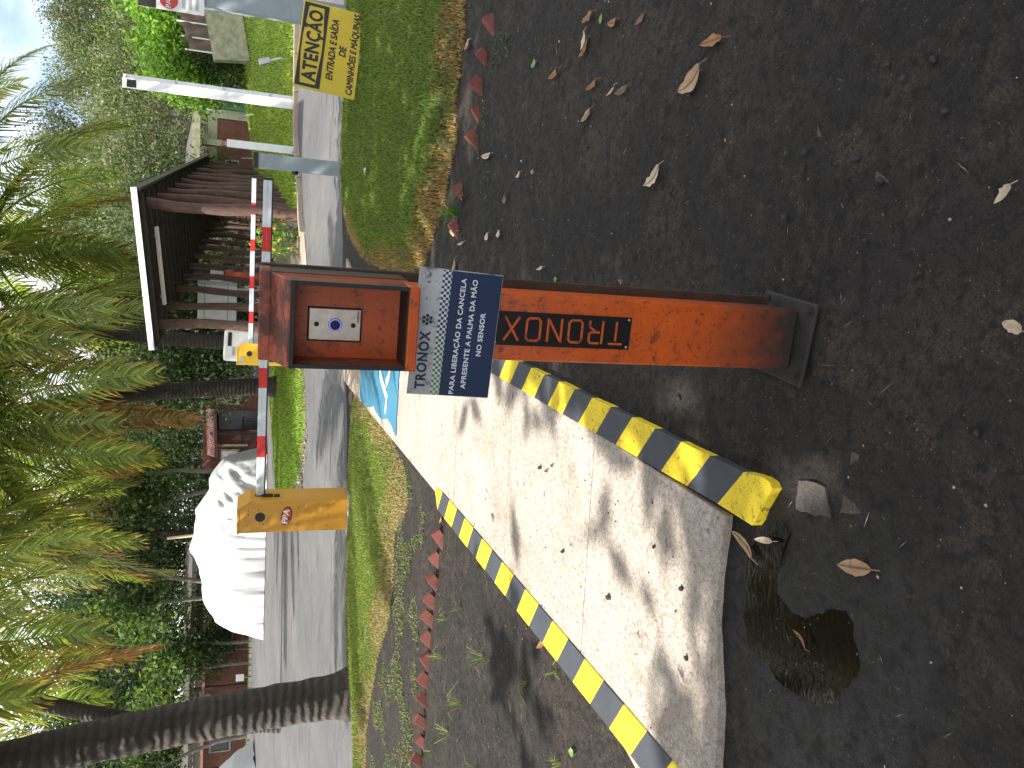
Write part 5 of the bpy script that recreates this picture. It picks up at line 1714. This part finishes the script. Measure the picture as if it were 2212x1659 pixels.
for row, (ry, step, s0) in enumerate(((47, 4.2, .95), (53, 4.6, 1.0), (60, 5.0, 1.05), (68, 5.2, 1.05), (77, 5.6, 1.1))):
    xx = ry * -.12 + random.uniform(0, 2)
    while xx < ry * .56:
        x_ = xx + random.uniform(-1, 1)
        y_ = ry + random.uniform(-1.5, 1.5)
        kind = 'grey' if random.random() < (.75 if x_ > ry * .22 else .3) else 'mid'
        s_ = s0 * random.uniform(.8, 1.15)
        tree(kind, n_t, (x_, y_, hz_at(x_, y_) - .3), s_)
        n_t += 1
        xx += step
for row, (ry, step, s0) in enumerate(((43.5, 3.6, 1.0), (49, 4.2, 1.25), (57, 5.0, 1.45))):
    xx = ry * -.60
    while xx < ry * -.03:
        x_ = xx + random.uniform(-1, 1)
        y_ = ry + random.uniform(-1.2, 1.2)
        tree('dark' if random.random() < .75 else 'mid', n_t, (x_, y_, hz_at(x_, y_) - .3), s0 * random.uniform(.8, 1.15), label=LBL['dark'][1], group=LBL['dark'][2])
        n_t += 1
        xx += step
for i, (x_, y_, s_) in enumerate(((10.6, 29.8, .78), (11.7, 30.2, .85), (12.7, 29.0, .85), (13.9, 29.4, .95), (15.2, 29.2, 1.0), (12.2, 31.2, .92), (14.4, 31.8, 1.05))):
    tree('lime', i, (x_, y_, zg(y_) + .55), s_)
# darker shrubs under and between
for i, (x_, y_, s_, lb) in enumerate(((11.35, 28.6, .42, 'dull green bush at the end of the retaining wall'), (13.0, 35.5, .45, 'small dark bush beside the garden gate'), (1.6, 27.5, .75, 'dark bush behind the white cabinet'), (-.2, 28.5, .7, 'dark bush behind the palm on the island'), (2.4, 30, .8, 'dark bush beyond the signboard'), (-5.9, 35.2, .55, 'dark bush beside the tiled house'), (-10.2, 37.6, .45, 'dark bush against the long brick building'), (-12.6, 37.7, .40, 'leafy bush below the eaves of the long brick building'), (6.8, 36, .8, 'dark bush at the far end of the shelter'), (9.2, 38.2, .4, 'dark bush beside the brick house window'))):
    tree('dark', i, (x_, y_, zg(y_) - 1.9 * s_), s_, label=lb, group='bushes round the buildings')
# flowering shrub at the foot of the shelter post
c_, p_ = crown_pts(77, .42, .8, 26, 26, .11)
p_[:, 2] += .42
V, q, C = leaf_cards(p_, .11, [(0.12, 0.22, 0.04), (0.09, 0.17, 0.03), (0.20, 0.28, 0.06)], 77, .4)
sm = mesh_np('crown', V, q, C)
sm.materials.append(M['leaf'])
hs_ = empty('flowering_shrub', (2.95, 16.15, zg(16.15)))
tag(hs_, 'small orange-flowered shrub at the foot of the shelter post', 'shrub')
link('crown', sm, parent=hs_)
mb = MB()
for k in range(7): mb.tube([(0, 0, -.02), (.3 * math.cos(k), .3 * math.sin(k), .55)], [.012, .005], 5)
mb.build('trunk', M['bark'], hs_)
fp = p_[rng.choice(len(p_), 22)] * np.array([1.15, 1.15, 1.05])
V, q, C = leaf_cards(np.repeat(fp, 5, 0), .06, [(0.6, 0.16, 0.05)], 78, .7)
fmm = mesh_np('blossom', V, q, C)
fmm.materials.append(M['litter'])
link('blossom', fmm, parent=hs_)

# slender bent trunks in front of the long building
for i, pts_ in enumerate(([(538, 1560, 37.2), (500, 1530, 37.2), (450, 1500, 37.2), (395, 1525, 37.2), (330, 1560, 37.2)], [(540, 1588, 36.9), (470, 1602, 36.9), (400, 1630, 36.9), (330, 1668, 36.9)], [(540, 1430, 37.4), (500, 1434, 37.4), (450, 1442, 37.4), (380, 1440, 37.4)], [(541, 1384, 37.4), (490, 1390, 37.4), (440, 1388, 37.4), (380, 1395, 37.4)], [(500, 1010, 33), (440, 1018, 33), (380, 1016, 33), (300, 1030, 33)], [(545, 1262, 33), (430, 1255, 33), (370, 1248, 33), (300, 1252, 33)], [(545, 1300, 34), (440, 1292, 34), (360, 1300, 34), (290, 1318, 34)], [(545, 1060, 33), (440, 1062, 33), (390, 1075, 33), (310, 1110, 33)])):
    P_ = [at(*a_) for a_ in pts_]
    b_ = P_[0]
    P_[0] = Vector((b_.x, b_.y, zg(b_.y)))
    r = empty('slender_tree', P_[0])
    tag(r, 'slender bare-stemmed tree with a bent trunk behind the driveway', 'tree', 'slender trees behind the driveway')
    P_ = [a_ - r.location for a_ in P_]
    MB().tube(P_, [.10, .09, .075, .05, .04][:len(P_)], 8).build('trunk', M['bark'], r, smooth=True)
    c_, p_ = crown_pts(200 + i, 1.5, 2.4, 34, 34, .34)
    p_ += np.array(P_[-1])
    V, q, C = leaf_cards(p_, .25, DARK_G if i % 2 else MID_G, 200 + i)
    cm = mesh_np('crown', V, q, C)
    cm.materials.append(M['leaf'])
    link('crown', cm, parent=r)

# ---- unseen big tree, its crown shaped to lay shade over the foreground; it stands left of and behind the photographer
big_t = empty('canopy_tree', (-6.2, .2, 0))
tag(big_t, 'unseen broadleaf tree, crown shaped to shade the dirt and the access post', 'tree')
cl = []
rr = np.random.default_rng(5)
tries = 0
while len(cl) < 1150 and tries < 60000:
    tries += 1
    gx_, gy_ = rr.uniform(-5.0, 6.5), rr.uniform(-4.5, 10.6)
    kx = xr(gy_) + .32
    prob = 0.0
    if gy_ < 1.95: prob = 1.0
    elif gx_ > kx + .05: prob = (1.0 if gy_ < 4.8 else .62) if gy_ < 9.8 else .2
    elif gx_ < xl(gy_) - .2: prob = .05 if gy_ < 5 else .0
    elif gx_ < xr(gy_) - .1: prob = max(0, .22 * (1 - (gy_ - 1.95) / .4))
    if gy_ < 2.3 and gx_ < -1.45: prob = .6
    if rr.random() > prob: continue
    h_ = rr.uniform(5.6, 8.2)
    cl.append((gx_ + SUN.x / SUN.z * h_, gy_ + SUN.y / SUN.z * h_, h_))  # cluster set sunward of the ground spot it should shade
cl = np.array(cl)
per = 34
p_ = np.repeat(cl, per, 0) + rr.normal(0, 1, (len(cl) * per, 3)) * .24
V, q, C = leaf_cards(p_ - np.array([-6.2, .2, 0]), .30, MID_G, 61, .45, .8)
cm = mesh_np('crown', V, q, C)
cm.materials.append(M['leaf'])
link('crown', cm, parent=big_t)
mb = MB().tube([(0, 0, -.2), (.1, .1, 1.5), (.3, .4, 3.2), (.6, 1.2, 4.6)], [.38, .30, .27, .2], 12)
for i in range(40):
    e = Vector(cl[rr.integers(0, len(cl))]) - Vector((-6.2, .2, 0))
    s_ = Vector((.5, 1.0, rr.uniform(3.4, 4.8)))
    crosses = False
    for k in range(21):
        w_ = s_.lerp(e, k / 20) + Vector((-6.2, .2, .5 * math.sin(k / 20 * math.pi)))
        gx_, gy_ = w_.x - SUN.x / SUN.z * w_.z, w_.y - SUN.y / SUN.z * w_.z
        if gy_ > 2.4 and xl(gy_) - .5 < gx_ < xr(gy_) + .3: crosses = True
    if crosses: continue  # limbs whose shadow would cross the ramp are left out
    mb.tube([s_, s_.lerp(e, .5) + Vector((0, 0, .5)), e], [.11, .07, .02], 7)
mb.build('trunk', M['bark'], big_t, smooth=True)
